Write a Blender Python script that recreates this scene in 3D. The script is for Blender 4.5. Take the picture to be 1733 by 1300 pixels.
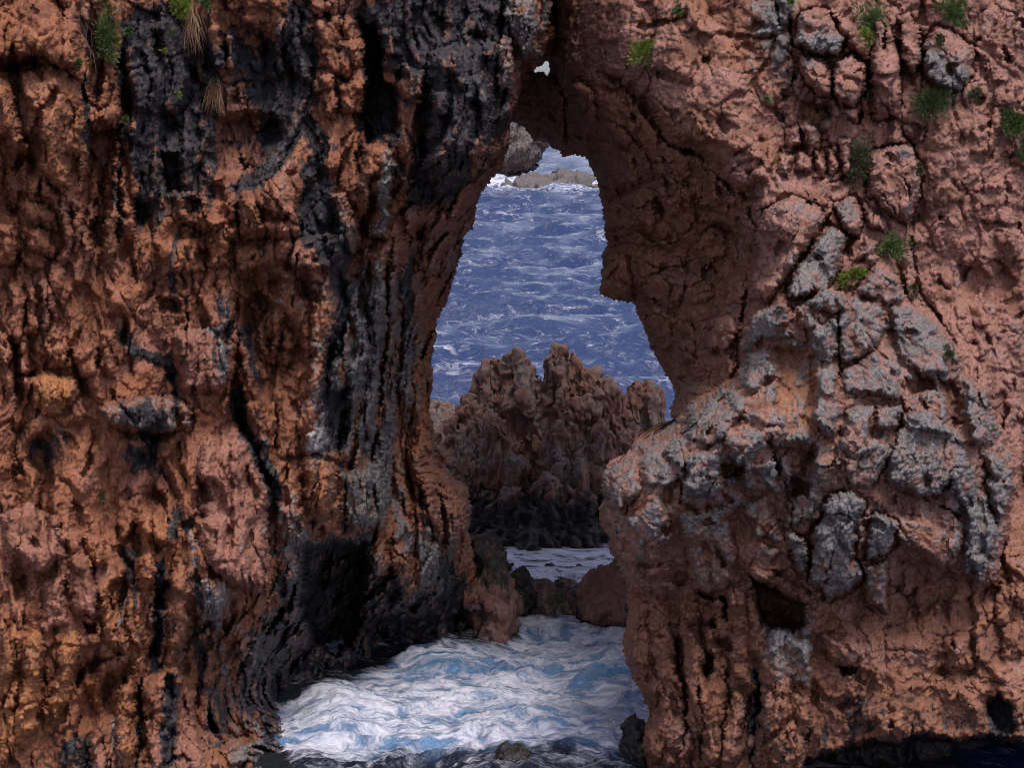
import bpy, math, random, time
import numpy as np
T0 = time.time()
for o in list(bpy.data.objects): bpy.data.objects.remove(o)
SC = bpy.context.scene
COL = SC.collection
F32 = np.float32
R = math.radians

# ---------------------------------------------------------------- camera
PW, PH = 1733.0, 1300.0
FOC = 3908.0                      # focal length in photograph pixels
HOR = 135.0                       # row of the sea horizon
CAMZ = 7.75
PITCH = math.atan((PH / 2 - HOR) / FOC)
cam_d = bpy.data.cameras.new('camera')
cam_d.sensor_fit = 'HORIZONTAL'; cam_d.sensor_width = 36.0
cam_d.lens = 36.0 * FOC / PW
cam_d.clip_start = 0.5; cam_d.clip_end = 20000
cam = bpy.data.objects.new('camera', cam_d); COL.objects.link(cam)
cam.location = (0, 0, CAMZ); cam.rotation_euler = (math.pi / 2 - PITCH, 0, 0)
SC.camera = cam

# ---------------------------------------------------------------- sky and sun (bright overcast)
SUN_EL, SUN_AZ = R(64), R(152)     # azimuth measured clockwise from +Y (the view direction)
w = bpy.data.worlds.new('World'); SC.world = w; w.use_nodes = True
nt = w.node_tree; bg = nt.nodes['Background']
sky = nt.nodes.new('ShaderNodeTexSky'); sky.sky_type = 'NISHITA'; sky.sun_disc = False
sky.sun_elevation = SUN_EL; sky.sun_rotation = SUN_AZ
sky.air_density = 1.0; sky.dust_density = 1.6; sky.ozone_density = 3.5; sky.altitude = 0
hs = nt.nodes.new('ShaderNodeHueSaturation'); hs.inputs['Saturation'].default_value = 0.5      # thin overcast
nt.links.new(sky.outputs[0], hs.inputs['Color'])
tn = nt.nodes.new('ShaderNodeMix'); tn.data_type = 'RGBA'; tn.blend_type = 'MULTIPLY'; tn.inputs[0].default_value = 1.0; tn.inputs[7].default_value = (1.0, 0.955, 1.06, 1)
nt.links.new(hs.outputs[0], tn.inputs[6]); nt.links.new(tn.outputs[2], bg.inputs[0]); bg.inputs[1].default_value = 0.14
sd = bpy.data.lights.new('sun', 'SUN'); sd.energy = 2.2; sd.angle = R(26); sd.color = (1.0, 0.95, 0.89)
so = bpy.data.objects.new('sun', sd); COL.objects.link(so)
sx, sy, sz = math.sin(SUN_AZ) * math.cos(SUN_EL), math.cos(SUN_AZ) * math.cos(SUN_EL), math.sin(SUN_EL)
from mathutils import Vector
so.rotation_euler = Vector((sx, sy, sz)).to_track_quat('Z', 'Y').to_euler(); so.location = (0, -10, 40)
vs = SC.view_settings
vs.view_transform = 'Standard'; vs.look = 'None'; vs.gamma = 1.0; vs.use_curve_mapping = False
vs.exposure = 0.5
SC.cycles.filter_width = 0.95; SC.cycles.max_bounces = 5; SC.cycles.diffuse_bounces = 3; SC.cycles.glossy_bounces = 2; SC.cycles.transmission_bounces = 0; SC.cycles.caustics_reflective = False

# ---------------------------------------------------------------- pixel <-> world
CT, ST = math.cos(PITCH), math.sin(PITCH)
def ray(px, py):
    r = (px - PW / 2) / FOC; u = -(py - PH / 2) / FOC
    dy = CT + u * ST; dz = -ST + u * CT
    return r / dy, dz / dy                       # slopes per metre of Y
def P(px, py, Y):
    a, b = ray(px, py)
    return a * Y, Y, CAMZ + b * Y
def YW(py):                                       # where a ray meets the water
    return -CAMZ / ray(0.0, py)[1]

# ---------------------------------------------------------------- noise library (numpy)
_rs = np.random.RandomState(11)
_perm = _rs.permutation(4096).astype(np.int32); _perm = np.concatenate([_perm, _perm])
_g = _rs.normal(size=(4096, 3)); _g /= np.linalg.norm(_g, axis=1)[:, None]; _g = (_g * 1.55).astype(F32)
_rnd = _rs.rand(4096, 4).astype(F32)
def _h(ix, iy, iz):
    return _perm[_perm[_perm[ix & 4095] + (iy & 4095)] + (iz & 4095)]
def noise(x, y, z):
    x = np.asarray(x, F32); y = np.asarray(y, F32); z = np.asarray(z, F32)
    x, y, z = np.broadcast_arrays(x, y, z)
    xf = np.floor(x); yf = np.floor(y); zf = np.floor(z)
    ix = xf.astype(np.int32); iy = yf.astype(np.int32); iz = zf.astype(np.int32)
    fx = x - xf; fy = y - yf; fz = z - zf
    ux = fx * fx * fx * (fx * (fx * 6 - 15) + 10); uy = fy * fy * fy * (fy * (fy * 6 - 15) + 10); uz = fz * fz * fz * (fz * (fz * 6 - 15) + 10)
    def c(a, b, d):
        g = _g[_h(ix + a, iy + b, iz + d)]
        return g[..., 0] * (fx - a) + g[..., 1] * (fy - b) + g[..., 2] * (fz - d)
    x0 = c(0, 0, 0); x0 = x0 + ux * (c(1, 0, 0) - x0)
    x1 = c(0, 1, 0); x1 = x1 + ux * (c(1, 1, 0) - x1)
    y0 = x0 + uy * (x1 - x0)
    x0 = c(0, 0, 1); x0 = x0 + ux * (c(1, 0, 1) - x0)
    x1 = c(0, 1, 1); x1 = x1 + ux * (c(1, 1, 1) - x1)
    y1 = x0 + uy * (x1 - x0)
    return y0 + uz * (y1 - y0)
def fbm(x, y, z, n=4, lac=2.03, gain=0.5):
    a = 1.0; t = 0; s = 0
    for i in range(n):
        t = t + a * noise(x, y, z); s += a
        x = x * lac + 17.3; y = y * lac + 5.1; z = z * lac + 9.7; a *= gain
    return t / s
def ridged(x, y, z, n=4, lac=2.1, gain=0.5):
    a = 1.0; t = 0; s = 0
    for i in range(n):
        t = t + a * (1 - np.abs(noise(x, y, z)) * 2.0); s += a
        x = x * lac + 7.3; y = y * lac + 15.1; z = z * lac + 3.7; a *= gain
    return t / s
def voro(x, y, z, jit=0.9, two=False):
    x = np.asarray(x, F32); y = np.asarray(y, F32); z = np.asarray(z, F32)
    xf = np.floor(x); yf = np.floor(y); zf = np.floor(z)
    ix = xf.astype(np.int32); iy = yf.astype(np.int32); iz = zf.astype(np.int32)
    fx = x - xf; fy = y - yf; fz = z - zf
    d1 = np.full(x.shape, 9, F32); d2 = d1.copy(); idx = np.zeros(x.shape, np.int32)
    for a in (-1, 0, 1):
        for b in (-1, 0, 1):
            for c in (-1, 0, 1):
                h = _h(ix + a, iy + b, iz + c); r = _rnd[h]
                dx = a + 0.5 + (r[..., 0] - 0.5) * jit - fx
                dy = b + 0.5 + (r[..., 1] - 0.5) * jit - fy
                dz = c + 0.5 + (r[..., 2] - 0.5) * jit - fz
                d = dx * dx + dy * dy + dz * dz
                m = d < d1
                if two: d2 = np.where(m, d1, np.minimum(d2, d))
                d1 = np.where(m, d, d1); idx = np.where(m, h, idx)
    if two: return np.sqrt(d1), np.sqrt(d2), idx
    return np.sqrt(d1), idx
def facet(x, y, z, jit=0.85, tilt=1.0, off=0.5, ew=0.10):
    """chipped, planar-faced relief: every cell is a tilted plane, cell borders are cracks"""
    x = np.asarray(x, F32); y = np.asarray(y, F32); z = np.asarray(z, F32)
    xf = np.floor(x); yf = np.floor(y); zf = np.floor(z)
    ix = xf.astype(np.int32); iy = yf.astype(np.int32); iz = zf.astype(np.int32)
    fx = x - xf; fy = y - yf; fz = z - zf
    d1 = np.full(x.shape, 9, F32); d2 = d1.copy(); idx = np.zeros(x.shape, np.int32); rx = np.zeros(x.shape, F32); rz = rx.copy()
    for a in (-1, 0, 1):
        for b in (-1, 0, 1):
            for c in (-1, 0, 1):
                h = _h(ix + a, iy + b, iz + c); r = _rnd[h]
                dx = a + 0.5 + (r[..., 0] - 0.5) * jit - fx; dy = b + 0.5 + (r[..., 1] - 0.5) * jit - fy; dz = c + 0.5 + (r[..., 2] - 0.5) * jit - fz
                d = dx * dx + dy * dy + dz * dz; m = d < d1
                d2 = np.where(m, d1, np.minimum(d2, d)); d1 = np.where(m, d, d1); idx = np.where(m, h, idx); rx = np.where(m, dx, rx); rz = np.where(m, dz, rz)
    q = _rnd[(idx * 7 + 3) & 4095]
    h = tilt * ((q[..., 0] - 0.5) * rx + (q[..., 1] - 0.35) * rz) * 2 + off * q[..., 2]
    return h * sstep(0.0, ew, np.sqrt(d2) - np.sqrt(d1)), q[..., 3]
def sstep(a, b, x):
    t = np.clip((x - a) / (b - a), 0, 1); return t * t * (3 - 2 * t)

def poly_sdf(pts, X, Y):                         # positive inside, photograph pixels
    pts = np.array(pts, float); n = len(pts)
    d = np.full(X.shape, 1e12); ins = np.zeros(X.shape, bool)
    for i in range(n):
        ax, ay = pts[i]; bx, by = pts[(i + 1) % n]
        ex, ey = bx - ax, by - ay; wx, wy = X - ax, Y - ay
        t = np.clip((wx * ex + wy * ey) / (ex * ex + ey * ey + 1e-9), 0, 1)
        qx, qy = wx - t * ex, wy - t * ey
        d = np.minimum(d, qx * qx + qy * qy)
        c = ((ay <= Y) & (by > Y)) | ((by <= Y) & (ay > Y))
        if ey != 0:
            ins ^= c & (X < ax + (Y - ay) / ey * ex)
    return np.where(ins, 1, -1) * np.sqrt(d)
def line_d(pts, X, Y):                           # distance to a polyline and the position along it (0..1)
    d = np.full(X.shape, 1e12); tt = np.zeros(X.shape); n = len(pts) - 1
    for i in range(n):
        ax, ay = pts[i]; bx, by = pts[i + 1]
        ex, ey = bx - ax, by - ay; wx, wy = X - ax, Y - ay
        t = np.clip((wx * ex + wy * ey) / (ex * ex + ey * ey + 1e-9), 0, 1)
        q = (wx - t * ex) ** 2 + (wy - t * ey) ** 2
        m = q < d; d = np.where(m, q, d); tt = np.where(m, (i + t) / n, tt)
    return np.sqrt(d), tt

def tps(ctrl, X, Y):                             # thin plate spline through (px, py, value)
    c = np.array(ctrl, float); p = c[:, :2] / 500.0; n = len(c)
    def U(r2): return 0.5 * r2 * np.log(r2 + 1e-12)
    K = U(((p[:, None] - p[None]) ** 2).sum(-1)) + np.eye(n) * 0.004
    Q = np.hstack([np.ones((n, 1)), p]); A = np.zeros((n + 3, n + 3))
    A[:n, :n] = K; A[:n, n:] = Q; A[n:, :n] = Q.T
    s = np.linalg.solve(A, np.concatenate([c[:, 2], np.zeros(3)]))
    x = X / 500.0; y = Y / 500.0
    v = s[n] + s[n + 1] * x + s[n + 2] * y
    for i in range(n): v = v + s[i] * U((x - p[i, 0]) ** 2 + (y - p[i, 1]) ** 2)
    return v

# ---------------------------------------------------------------- object helpers
def tag(o, label=None, cat=None, group=None, kind=None):
    if label: o['label'] = label
    if cat: o['category'] = cat
    if group: o['group'] = group
    if kind: o['kind'] = kind
    return o
def empty(name, loc):
    o = bpy.data.objects.new(name, None); COL.objects.link(o); o.location = loc
    o.empty_display_size = 0.2; return o
def mesh_np(name, V, F, mat, parent=None, attrs=None, smooth=True, origin=None):
    """V (n,3), F (m,3|4) arrays -> one mesh object; vertices stored relative to origin."""
    V = np.asarray(V, F32); F = np.asarray(F, np.int32)
    org = np.array(origin if origin is not None else (parent.location if parent else (0, 0, 0)), F32)
    me = bpy.data.meshes.new(name); k = F.shape[1]
    me.vertices.add(len(V)); me.vertices.foreach_set('co', (V - org).astype(F32).ravel())
    me.loops.add(F.size); me.loops.foreach_set('vertex_index', F.ravel())
    me.polygons.add(len(F)); me.polygons.foreach_set('loop_start', np.arange(0, F.size, k, dtype=np.int32))
    me.polygons.foreach_set('loop_total', np.full(len(F), k, np.int32))
    me.polygons.foreach_set('use_smooth', np.full(len(F), smooth, bool))
    if attrs:
        for an, arr in attrs.items():
            arr = np.asarray(arr, F32)
            if arr.ndim == 1:
                a = me.attributes.new(an, 'FLOAT', 'POINT'); a.data.foreach_set('value', arr)
            else:
                a = me.attributes.new(an, 'FLOAT_COLOR', 'POINT'); a.data.foreach_set('color', arr.ravel())
    me.update(calc_edges=True); me.validate()
    o = bpy.data.objects.new(name, me); COL.objects.link(o)
    if mat: me.materials.append(mat)
    if parent: o.parent = parent
    else: o.location = Vector([float(q) for q in org])
    return o
def sub_mesh(V, F, keep, attrs):
    f = F[keep]; u, inv = np.unique(f, return_inverse=True)
    return V[u], inv.reshape(f.shape).astype(np.int32), {k: a[u] for k, a in attrs.items()}
def normals(V, F):
    if F.shape[1] == 4:
        n = np.cross(V[F[:, 2]] - V[F[:, 0]], V[F[:, 3]] - V[F[:, 1]])
    else:
        n = np.cross(V[F[:, 1]] - V[F[:, 0]], V[F[:, 2]] - V[F[:, 0]])
    N = np.zeros_like(V)
    for k in range(F.shape[1]):
        for c in range(3): N[:, c] += np.bincount(F[:, k], n[:, c], len(V))
    return N / (np.linalg.norm(N, axis=1)[:, None] + 1e-12)
def surface_nets(D, lo, h):
    """zero surface of grid D (negative inside) -> verts, quads"""
    nx, ny, nz = D.shape; ins = D < 0
    cnt = np.zeros((nx - 1, ny - 1, nz - 1), np.int8)
    for a in (0, 1):
        for b in (0, 1):
            for c in (0, 1): cnt += ins[a:nx - 1 + a, b:ny - 1 + b, c:nz - 1 + c]
    act = (cnt > 0) & (cnt < 8); ci = np.argwhere(act)
    idx = -np.ones(act.shape, np.int32); idx[act] = np.arange(len(ci))
    acc = np.zeros((len(ci), 3)); k = np.zeros(len(ci))
    cor = [(a, b, c) for a in (0, 1) for b in (0, 1) for c in (0, 1)]
    for p in cor:
        for ax in range(3):
            if p[ax] == 0:
                q = list(p); q[ax] = 1
                d0 = D[ci[:, 0] + p[0], ci[:, 1] + p[1], ci[:, 2] + p[2]]; d1 = D[ci[:, 0] + q[0], ci[:, 1] + q[1], ci[:, 2] + q[2]]
                m = (d0 < 0) != (d1 < 0); t = np.where(m, d0 / (d0 - d1 + 1e-12), 0)
                pt = np.array(p, float)[None] + 0 * acc; pt[:, ax] += t
                acc += np.where(m[:, None], pt, 0); k += m
    V = (ci + acc / k[:, None]) * h + np.array(lo)
    quads = []
    for ax in range(3):
        sl0 = [slice(None)] * 3; sl1 = [slice(None)] * 3; sl0[ax] = slice(0, -1); sl1[ax] = slice(1, None)
        a = ins[tuple(sl0)]; b = ins[tuple(sl1)]; e = np.argwhere(a != b)
        u, v = (ax + 1) % 3, (ax + 2) % 3
        e = e[(e[:, u] > 0) & (e[:, v] > 0) & (e[:, u] < D.shape[u] - 1) & (e[:, v] < D.shape[v] - 1)]
        def g(du, dv):
            q = e.copy(); q[:, u] += du; q[:, v] += dv; return idx[q[:, 0], q[:, 1], q[:, 2]]
        Q = np.stack([g(-1, -1), g(0, -1), g(0, 0), g(-1, 0)], 1)
        fl = a[e[:, 0], e[:, 1], e[:, 2]]
        Q = np.where(fl[:, None], Q, Q[:, ::-1]); quads.append(Q)
    return V.astype(F32), np.vstack(quads).astype(np.int32)
# ---------------------------------------------------------------- materials
class NT:
    def __init__(s, name):
        s.m = bpy.data.materials.new(name); s.m.use_nodes = True; s.t = s.m.node_tree
        s.b = s.t.nodes['Principled BSDF']
    def n(s, typ, **kw):
        q = s.t.nodes.new(typ)
        for k, v in kw.items(): setattr(q, k, v)
        return q
    def l(s, a, b): s.t.links.new(a, b)
    def attr(s, name): return s.n('ShaderNodeAttribute', attribute_name=name)
    def noise(s, vec, scale, detail=4, rough=0.55, dist=0.0, dim='3D'):
        q = s.n('ShaderNodeTexNoise'); q.inputs['Scale'].default_value = scale; q.inputs['Detail'].default_value = detail
        q.inputs['Roughness'].default_value = rough; q.inputs['Distortion'].default_value = dist
        if vec is not None: s.l(vec, q.inputs['Vector'])
        return q.outputs[0]
    def math(s, op, a, b=None, c=None, clamp=False):
        q = s.n('ShaderNodeMath', operation=op); q.use_clamp = clamp
        for i, v in enumerate((a, b, c)):
            if v is None: continue
            if isinstance(v, (int, float)): q.inputs[i].default_value = v
            else: s.l(v, q.inputs[i])
        return q.outputs[0]
    def remap(s, v, a, b, c=0.0, d=1.0, smooth=True):
        q = s.n('ShaderNodeMapRange'); q.interpolation_type = 'SMOOTHSTEP' if smooth else 'LINEAR'
        s.l(v, q.inputs[0])
        for i, x in enumerate((a, b, c, d)): q.inputs[i + 1].default_value = x
        return q.outputs[0]
    def mix(s, fac, a, b, blend='MIX'):
        q = s.n('ShaderNodeMix', data_type='RGBA', blend_type=blend)
        for i, v in ((0, fac), (6, a), (7, b)):
            if isinstance(v, (int, float)): q.inputs[i].default_value = v
            elif isinstance(v, tuple): q.inputs[i].default_value = (*v, 1)
            else: s.l(v, q.inputs[i])
        return q.outputs[2]
    def scalevec(s, vec, sc):
        q = s.n('ShaderNodeMapping'); s.l(vec, q.inputs[0]); q.inputs['Scale'].default_value = sc; return q.outputs[0]

def rock_material(name, orange, ochre, pink, black=(0.016, 0.017, 0.02), grey=(0.17, 0.175, 0.172), pale=(0.36, 0.34, 0.33), bump=1.0, sc=1.0):
    k = NT(name)
    co = k.n('ShaderNodeTexCoord').outputs['Object']
    m1 = k.n('ShaderNodeSeparateColor'); k.l(k.attr('mask').outputs['Color'], m1.inputs[0])
    m2 = k.n('ShaderNodeSeparateColor'); k.l(k.attr('mask2').outputs['Color'], m2.inputs[0])
    nA = k.noise(co, 2.2 * sc, 3, 0.6, 0.4)
    nB = k.noise(co, 9.0 * sc, 5, 0.68, 0.3)
    nC = k.noise(co, 42.0 * sc, 3, 0.7)
    nV = k.noise(k.scalevec(co, (1, 1, 0.28)), 9.0 * sc, 5, 0.68, 0.5)
    pk = k.math('ADD', m1.outputs[2], k.math('MULTIPLY', k.math('SUBTRACT', nA, 0.5), 1.6))
    c = k.mix(k.remap(pk, 0.28, 0.72), orange, pink)
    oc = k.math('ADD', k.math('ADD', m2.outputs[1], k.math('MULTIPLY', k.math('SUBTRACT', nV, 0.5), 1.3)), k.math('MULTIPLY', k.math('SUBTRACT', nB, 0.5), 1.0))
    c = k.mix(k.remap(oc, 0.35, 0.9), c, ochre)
    # mineral mottling: paler crust and rusty veins
    c = k.mix(k.remap(nV, 0.52, 0.72, 0, 0.42), c, tuple(min(1, q * 1.5) for q in pink))
    c = k.mix(k.remap(k.math('ADD', k.math('MULTIPLY', nA, 0.7), k.math('MULTIPLY', nV, 0.3)), 0.36, 0.53, 0.85, 0.0), c, tuple(q * w_ for q, w_ in zip(orange, (0.50, 0.52, 0.60))))
    c = k.mix(k.remap(nB, 0.30, 0.47, 0.55, 0.0), c, tuple(q * 0.55 for q in orange))
    c = k.mix(k.remap(nC, 0.36, 0.60, 0.72, 0), c, tuple(q * 0.42 for q in pink))
    # pale flowstone
    pl = k.math('ADD', m2.outputs[0], k.math('MULTIPLY', k.math('SUBTRACT', nV, 0.5), 1.3))
    c = k.mix(k.remap(pl, 0.4, 0.75, 0, 0.85), c, pale)
    # grey lichen
    gm = k.math('ADD', k.math('ADD', k.math('MULTIPLY', k.math('SUBTRACT', nB, 0.5), 2.0), k.math('MULTIPLY', k.math('SUBTRACT', nA, 0.5), 0.9)), k.math('MULTIPLY', k.math('SUBTRACT', nC, 0.5), 1.5))
    gl = k.math('ADD', m1.outputs[1], gm)
    gcol = k.mix(k.remap(nC, 0.35, 0.66), tuple(q * 0.38 for q in grey), tuple(q * 1.35 for q in grey))
    c = k.mix(k.remap(gl, 0.34, 0.74, 0, 0.88), c, gcol)
    # black algae and seepage streaks
    bm = k.math('ADD', k.math('ADD', k.math('MULTIPLY', k.math('SUBTRACT', nV, 0.5), 2.3), k.math('MULTIPLY', k.math('SUBTRACT', nB, 0.5), 0.9)), k.math('MULTIPLY', k.math('SUBTRACT', nC, 0.5), 0.8))
    bl = k.math('ADD', m1.outputs[0], bm)
    bcol = k.mix(k.remap(nB, 0.42, 0.70), black, tuple(q * 3.6 for q in black))
    c = k.mix(k.remap(bl, 0.34, 0.70, 0, 0.96), c, bcol)
    k.l(c, k.b.inputs['Base Color'])
    ro = k.remap(m2.outputs[2], 0.2, 0.8, 0.86, 0.42)
    k.l(ro, k.b.inputs['Roughness']); k.b.inputs['Specular IOR Level'].default_value = 0.35
    v = k.n('ShaderNodeTexVoronoi'); v.inputs['Scale'].default_value = 30 * sc; k.l(co, v.inputs['Vector']); v.inputs['Randomness'].default_value = 1
    pit = k.remap(v.outputs['Distance'], 0.0, 0.34)
    hgt = k.math('ADD', k.math('MULTIPLY', pit, 0.35), k.math('ADD', k.math('MULTIPLY', nC, 0.9), nB))
    b = k.n('ShaderNodeBump'); b.inputs['Strength'].default_value = 0.75 * bump; b.inputs['Distance'].default_value = 0.022 / sc
    k.l(hgt, b.inputs['Height']); k.l(b.outputs[0], k.b.inputs['Normal'])
    return k.m

M_LEFT = rock_material('rock_left', (0.32, 0.115, 0.050), (0.43, 0.165, 0.050), (0.345, 0.152, 0.105))
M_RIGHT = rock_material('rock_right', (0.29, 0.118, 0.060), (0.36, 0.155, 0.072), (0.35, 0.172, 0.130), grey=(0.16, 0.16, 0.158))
M_STACK = rock_material('rock_stack', (0.275, 0.124, 0.084), (0.33, 0.155, 0.07), (0.33, 0.185, 0.155), black=(0.013, 0.013, 0.012), grey=(0.15, 0.14, 0.135), pale=(0.75, 0.75, 0.78), sc=0.9)
# ---------------------------------------------------------------- cliffs: relief sheets with real depth
STEP = 1.9
def axis(lo, a, b, hi, s, m):
    return np.concatenate([np.arange(lo, a, s * m), np.arange(a, b, s), np.arange(b, hi + s * m, s * m)])
class Sheet:
    def __init__(s, xs, ys, ctrl, region, seed):
        s.X, s.Y = np.meshgrid(xs, ys)                       # (rows, cols)
        s.xs, s.ys = xs, ys
        s.seed = seed; s.gw = 1.0; s.hs = 1.6
        cx, cy = np.meshgrid(np.arange(xs[0], xs[-1] + 12, 12.0), np.arange(ys[0], ys[-1] + 12, 12.0))
        g = tps(ctrl, cx, cy)
        # bilinear upsample
        fx = (s.X - xs[0]) / 12.0; fy = (s.Y - ys[0]) / 12.0
        ix = np.clip(fx.astype(int), 0, g.shape[1] - 2); iy = np.clip(fy.astype(int), 0, g.shape[0] - 2)
        tx = fx - ix; ty = fy - iy
        s.D = (g[iy, ix] * (1 - tx) + g[iy, ix + 1] * tx) * (1 - ty) + (g[iy + 1, ix] * (1 - tx) + g[iy + 1, ix + 1] * tx) * ty
        n1 = noise(s.X / 60, s.Y / 60, seed); n2 = noise(s.X / 60, s.Y / 60, seed + 7.7)
        n3 = noise(s.X / 17, s.Y / 17, seed + 3); n4 = noise(s.X / 17, s.Y / 17, seed + 9)
        n5 = noise(s.X / 6, s.Y / 6, seed + 13); n6 = noise(s.X / 6, s.Y / 6, seed + 19)
        s.wx = s.X + 7 * n1 + 4.5 * n3 + 2 * n5; s.wy = s.Y + 7 * n2 + 4.5 * n4 + 2 * n6
        s.reg = poly_sdf(region, s.X + 3.0 * n3 + 1.8 * n5, s.Y + 3.0 * n4 + 1.8 * n6)
        s.vx = 16 * noise(s.X / 34, s.Y / 50, seed + 23) + 9 * noise(s.X / 12, s.Y / 20, seed + 29); s.vy = 22 * noise(s.X / 34, s.Y / 50, seed + 37) + 9 * noise(s.X / 12, s.Y / 20, seed + 41)
        s.H = np.zeros(s.X.shape); s.lab = np.zeros(s.X.shape, np.int32)
        s.m = {k: np.zeros(s.X.shape) for k in ('black', 'grey', 'pink', 'pale', 'ochre', 'wet')}
        s.amp = np.ones(s.X.shape)                           # local strength of the meso relief
        s.parts = ['wall']; s.plabel = [None]; s.proud = np.zeros(s.X.shape)
    def win(s, pts, pad):
        p = np.array(pts); x0, y0 = p.min(0) - pad - 14; x1, y1 = p.max(0) + pad + 14
        a = slice(*np.searchsorted(s.ys, (y0, y1))); b = slice(*np.searchsorted(s.xs, (x0, x1)))
        return (a, b)
    def block(s, pts, h, edge=10, dome=0.6, tilt=(0, 0), crack=0.0, cw=4, part=None, label=None, flat=0.0, **col):
        """a boulder or lobe standing h metres proud; tilt = (right, down) change of relief across it"""
        w = s.win(pts, 30); d = poly_sdf(pts, s.wx[w], s.wy[w]); p = np.array(pts, float)
        c0 = (p.min(0) + p.max(0)) / 2; r = (p.max(0) - p.min(0)) / 2
        u = np.clip((s.X[w] - c0[0]) / r[0], -1.2, 1.2); v = np.clip((s.Y[w] - c0[1]) / r[1], -1.2, 1.2)
        rad = min(r)
        prof = sstep(-edge * 0.25, edge, d) * (1 - dome) + dome * np.sqrt(np.clip(1 - (1 - np.clip(d / (rad * 0.85), 0, 1)) ** 2, 0, 1))
        k = sstep(-edge * 0.25, edge * 0.6, d)
        s.H[w] += h * prof + k * (u * tilt[0] + v * tilt[1])
        if crack: s.H[w] -= crack * np.exp(-(d / cw) ** 2)
        if flat: s.amp[w] *= 1 - flat * sstep(0, edge * 2, d)
        for kk, val in col.items(): s.m[kk][w] += val * sstep(-10, 16, d + 0.6 * s.vx[w])
        if part:
            if part is not True: pass
            s.parts.append(part); s.plabel.append(label); s.lab[w] = np.where(d > 0, len(s.parts) - 1, s.lab[w])
    def cave(s, pts, depth, edge=8, part=None, label=None, amp=None, **col):
        w = s.win(pts, 20); d = poly_sdf(pts, s.wx[w], s.wy[w])
        s.H[w] -= depth * sstep(-3, edge, d)
        if amp is not None: s.amp[w] *= 1 + (amp - 1) * sstep(0, 10, d)
        for kk, val in col.items(): s.m[kk][w] += val * sstep(-10, 16, d + 0.6 * s.vx[w])
        if part:
            s.parts.append(part); s.plabel.append(label); s.lab[w] = np.where(d > 0, len(s.parts) - 1, s.lab[w])
    def groove(s, pts, width, depth, **col):
        w = s.win(pts, width * 4 + 10); d, t = line_d(pts, s.wx[w], s.wy[w])
        tap = np.clip(np.minimum(t, 1 - t) * 6 + 0.25, 0, 1)
        vv = np.clip(0.75 + s.vx[w] / 16.0, 0.15, 1.5); s.H[w] -= depth * tap * np.minimum(vv * 1.1, 1.2) * np.exp(-(d / (width * s.gw * vv * (0.4 + 0.6 * tap))) ** 2)
        for kk, val in col.items(): s.m[kk][w] += val * sstep(width * 2.2, width * 0.6, d)
    def ridge(s, pts, width, h, part=None, label=None, **col):
        w = s.win(pts, width * 2 + 10); d, t = line_d(pts, s.wx[w], s.wy[w])
        tap = np.clip(np.minimum(t, 1 - t) * 6 + 0.35, 0, 1); q = d / (width * (0.5 + 0.5 * tap))
        s.H[w] += h * np.sqrt(np.clip(1 - q * q, 0, 1)) * tap
        for kk, val in col.items(): s.m[kk][w] += val * sstep(width * 1.3, width * 0.7, d)
        if part:
            s.parts.append(part); s.plabel.append(label); s.lab[w] = np.where(q < 0.97, len(s.parts) - 1, s.lab[w])
    def stain(s, pts, edge=14, **col):
        edge = edge * 2.2; w = s.win(pts, edge); d = poly_sdf(pts, s.wx[w] + s.vx[w], s.wy[w] + s.vy[w]); f = sstep(-edge, edge, d)
        for kk, val in col.items(): s.m[kk][w] += val * f
    def streak(s, pts, width, **col):
        w = s.win(pts, width * 3); d, t = line_d(pts, s.wx[w] + s.vx[w] * 0.4, s.wy[w]); f = sstep(width * 2.3, 0, d) * np.clip(np.minimum(t, 1 - t) * 5 + 0.35, 0, 1)
        for kk, val in col.items(): s.m[kk][w] += val * f
    def build(s, name, label, cat, mat, meso, fine, rim=(34, 0.55), outward=-1):
        reg = s.reg
        # pull the cells that straddle the outline onto it
        gy, gx = np.gradient(reg, s.ys, s.xs); gl = gx * gx + gy * gy + 1e-6
        k = (reg < 0) & (reg > -STEP * 2.2); mv = np.where(k, -reg / gl, 0); mv = np.clip(mv, 0, 6)
        X = s.X + gx * mv; Y = s.Y + gy * mv
        q = np.clip(1 - np.maximum(reg, 0) / rim[0], 0, 1)
        roll = rim[1] * (1 - np.sqrt(np.clip(1 - q * q, 0, 1)))
        a, b = ray(X, Y); D0 = s.D
        wx, wy, wz = (a * D0).astype(F32), D0.astype(F32), (CAMZ + b * D0).astype(F32)
        Hm = meso(s, wx, wy, wz)
        D = D0 - s.H * s.hs - Hm + roll
        V = np.stack([a * D, D, CAMZ + b * D], -1).reshape(-1, 3).astype(F32)
        ny, nx = X.shape; I = np.arange(ny * nx).reshape(ny, nx)
        F = np.stack([I[1:, :-1], I[1:, 1:], I[:-1, 1:], I[:-1, :-1]], -1).reshape(-1, 4)
        ok = (reg > -STEP * 2.2).ravel()
        inside = (reg >= 0).ravel()
        keep = ok[F].all(1) & inside[F].any(1)
        F = F[keep]
        N = normals(V, F)
        V = V + N * fine(s, V, N, X.ravel(), Y.ravel())[:, None]
        # exposed (proud) rock carries the lichen
        hh = s.H + Hm; s.rel = (hh - blur(hh, 9)).ravel()
        mk = np.stack([s.m['black'].ravel(), s.m['grey'].ravel() , s.m['pink'].ravel(), np.ones(ny * nx)], 1)
        mk[:, 1] = np.where(mk[:, 1] > 0.02, mk[:, 1] + np.clip(s.rel * 2.5, -0.35, 0.3), 0)
        mk[:, 0] = np.where(mk[:, 0] > 0.02, np.minimum(mk[:, 0], 0.95) - np.clip(s.rel * 2.0, -0.1, 0.22), 0)
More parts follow.
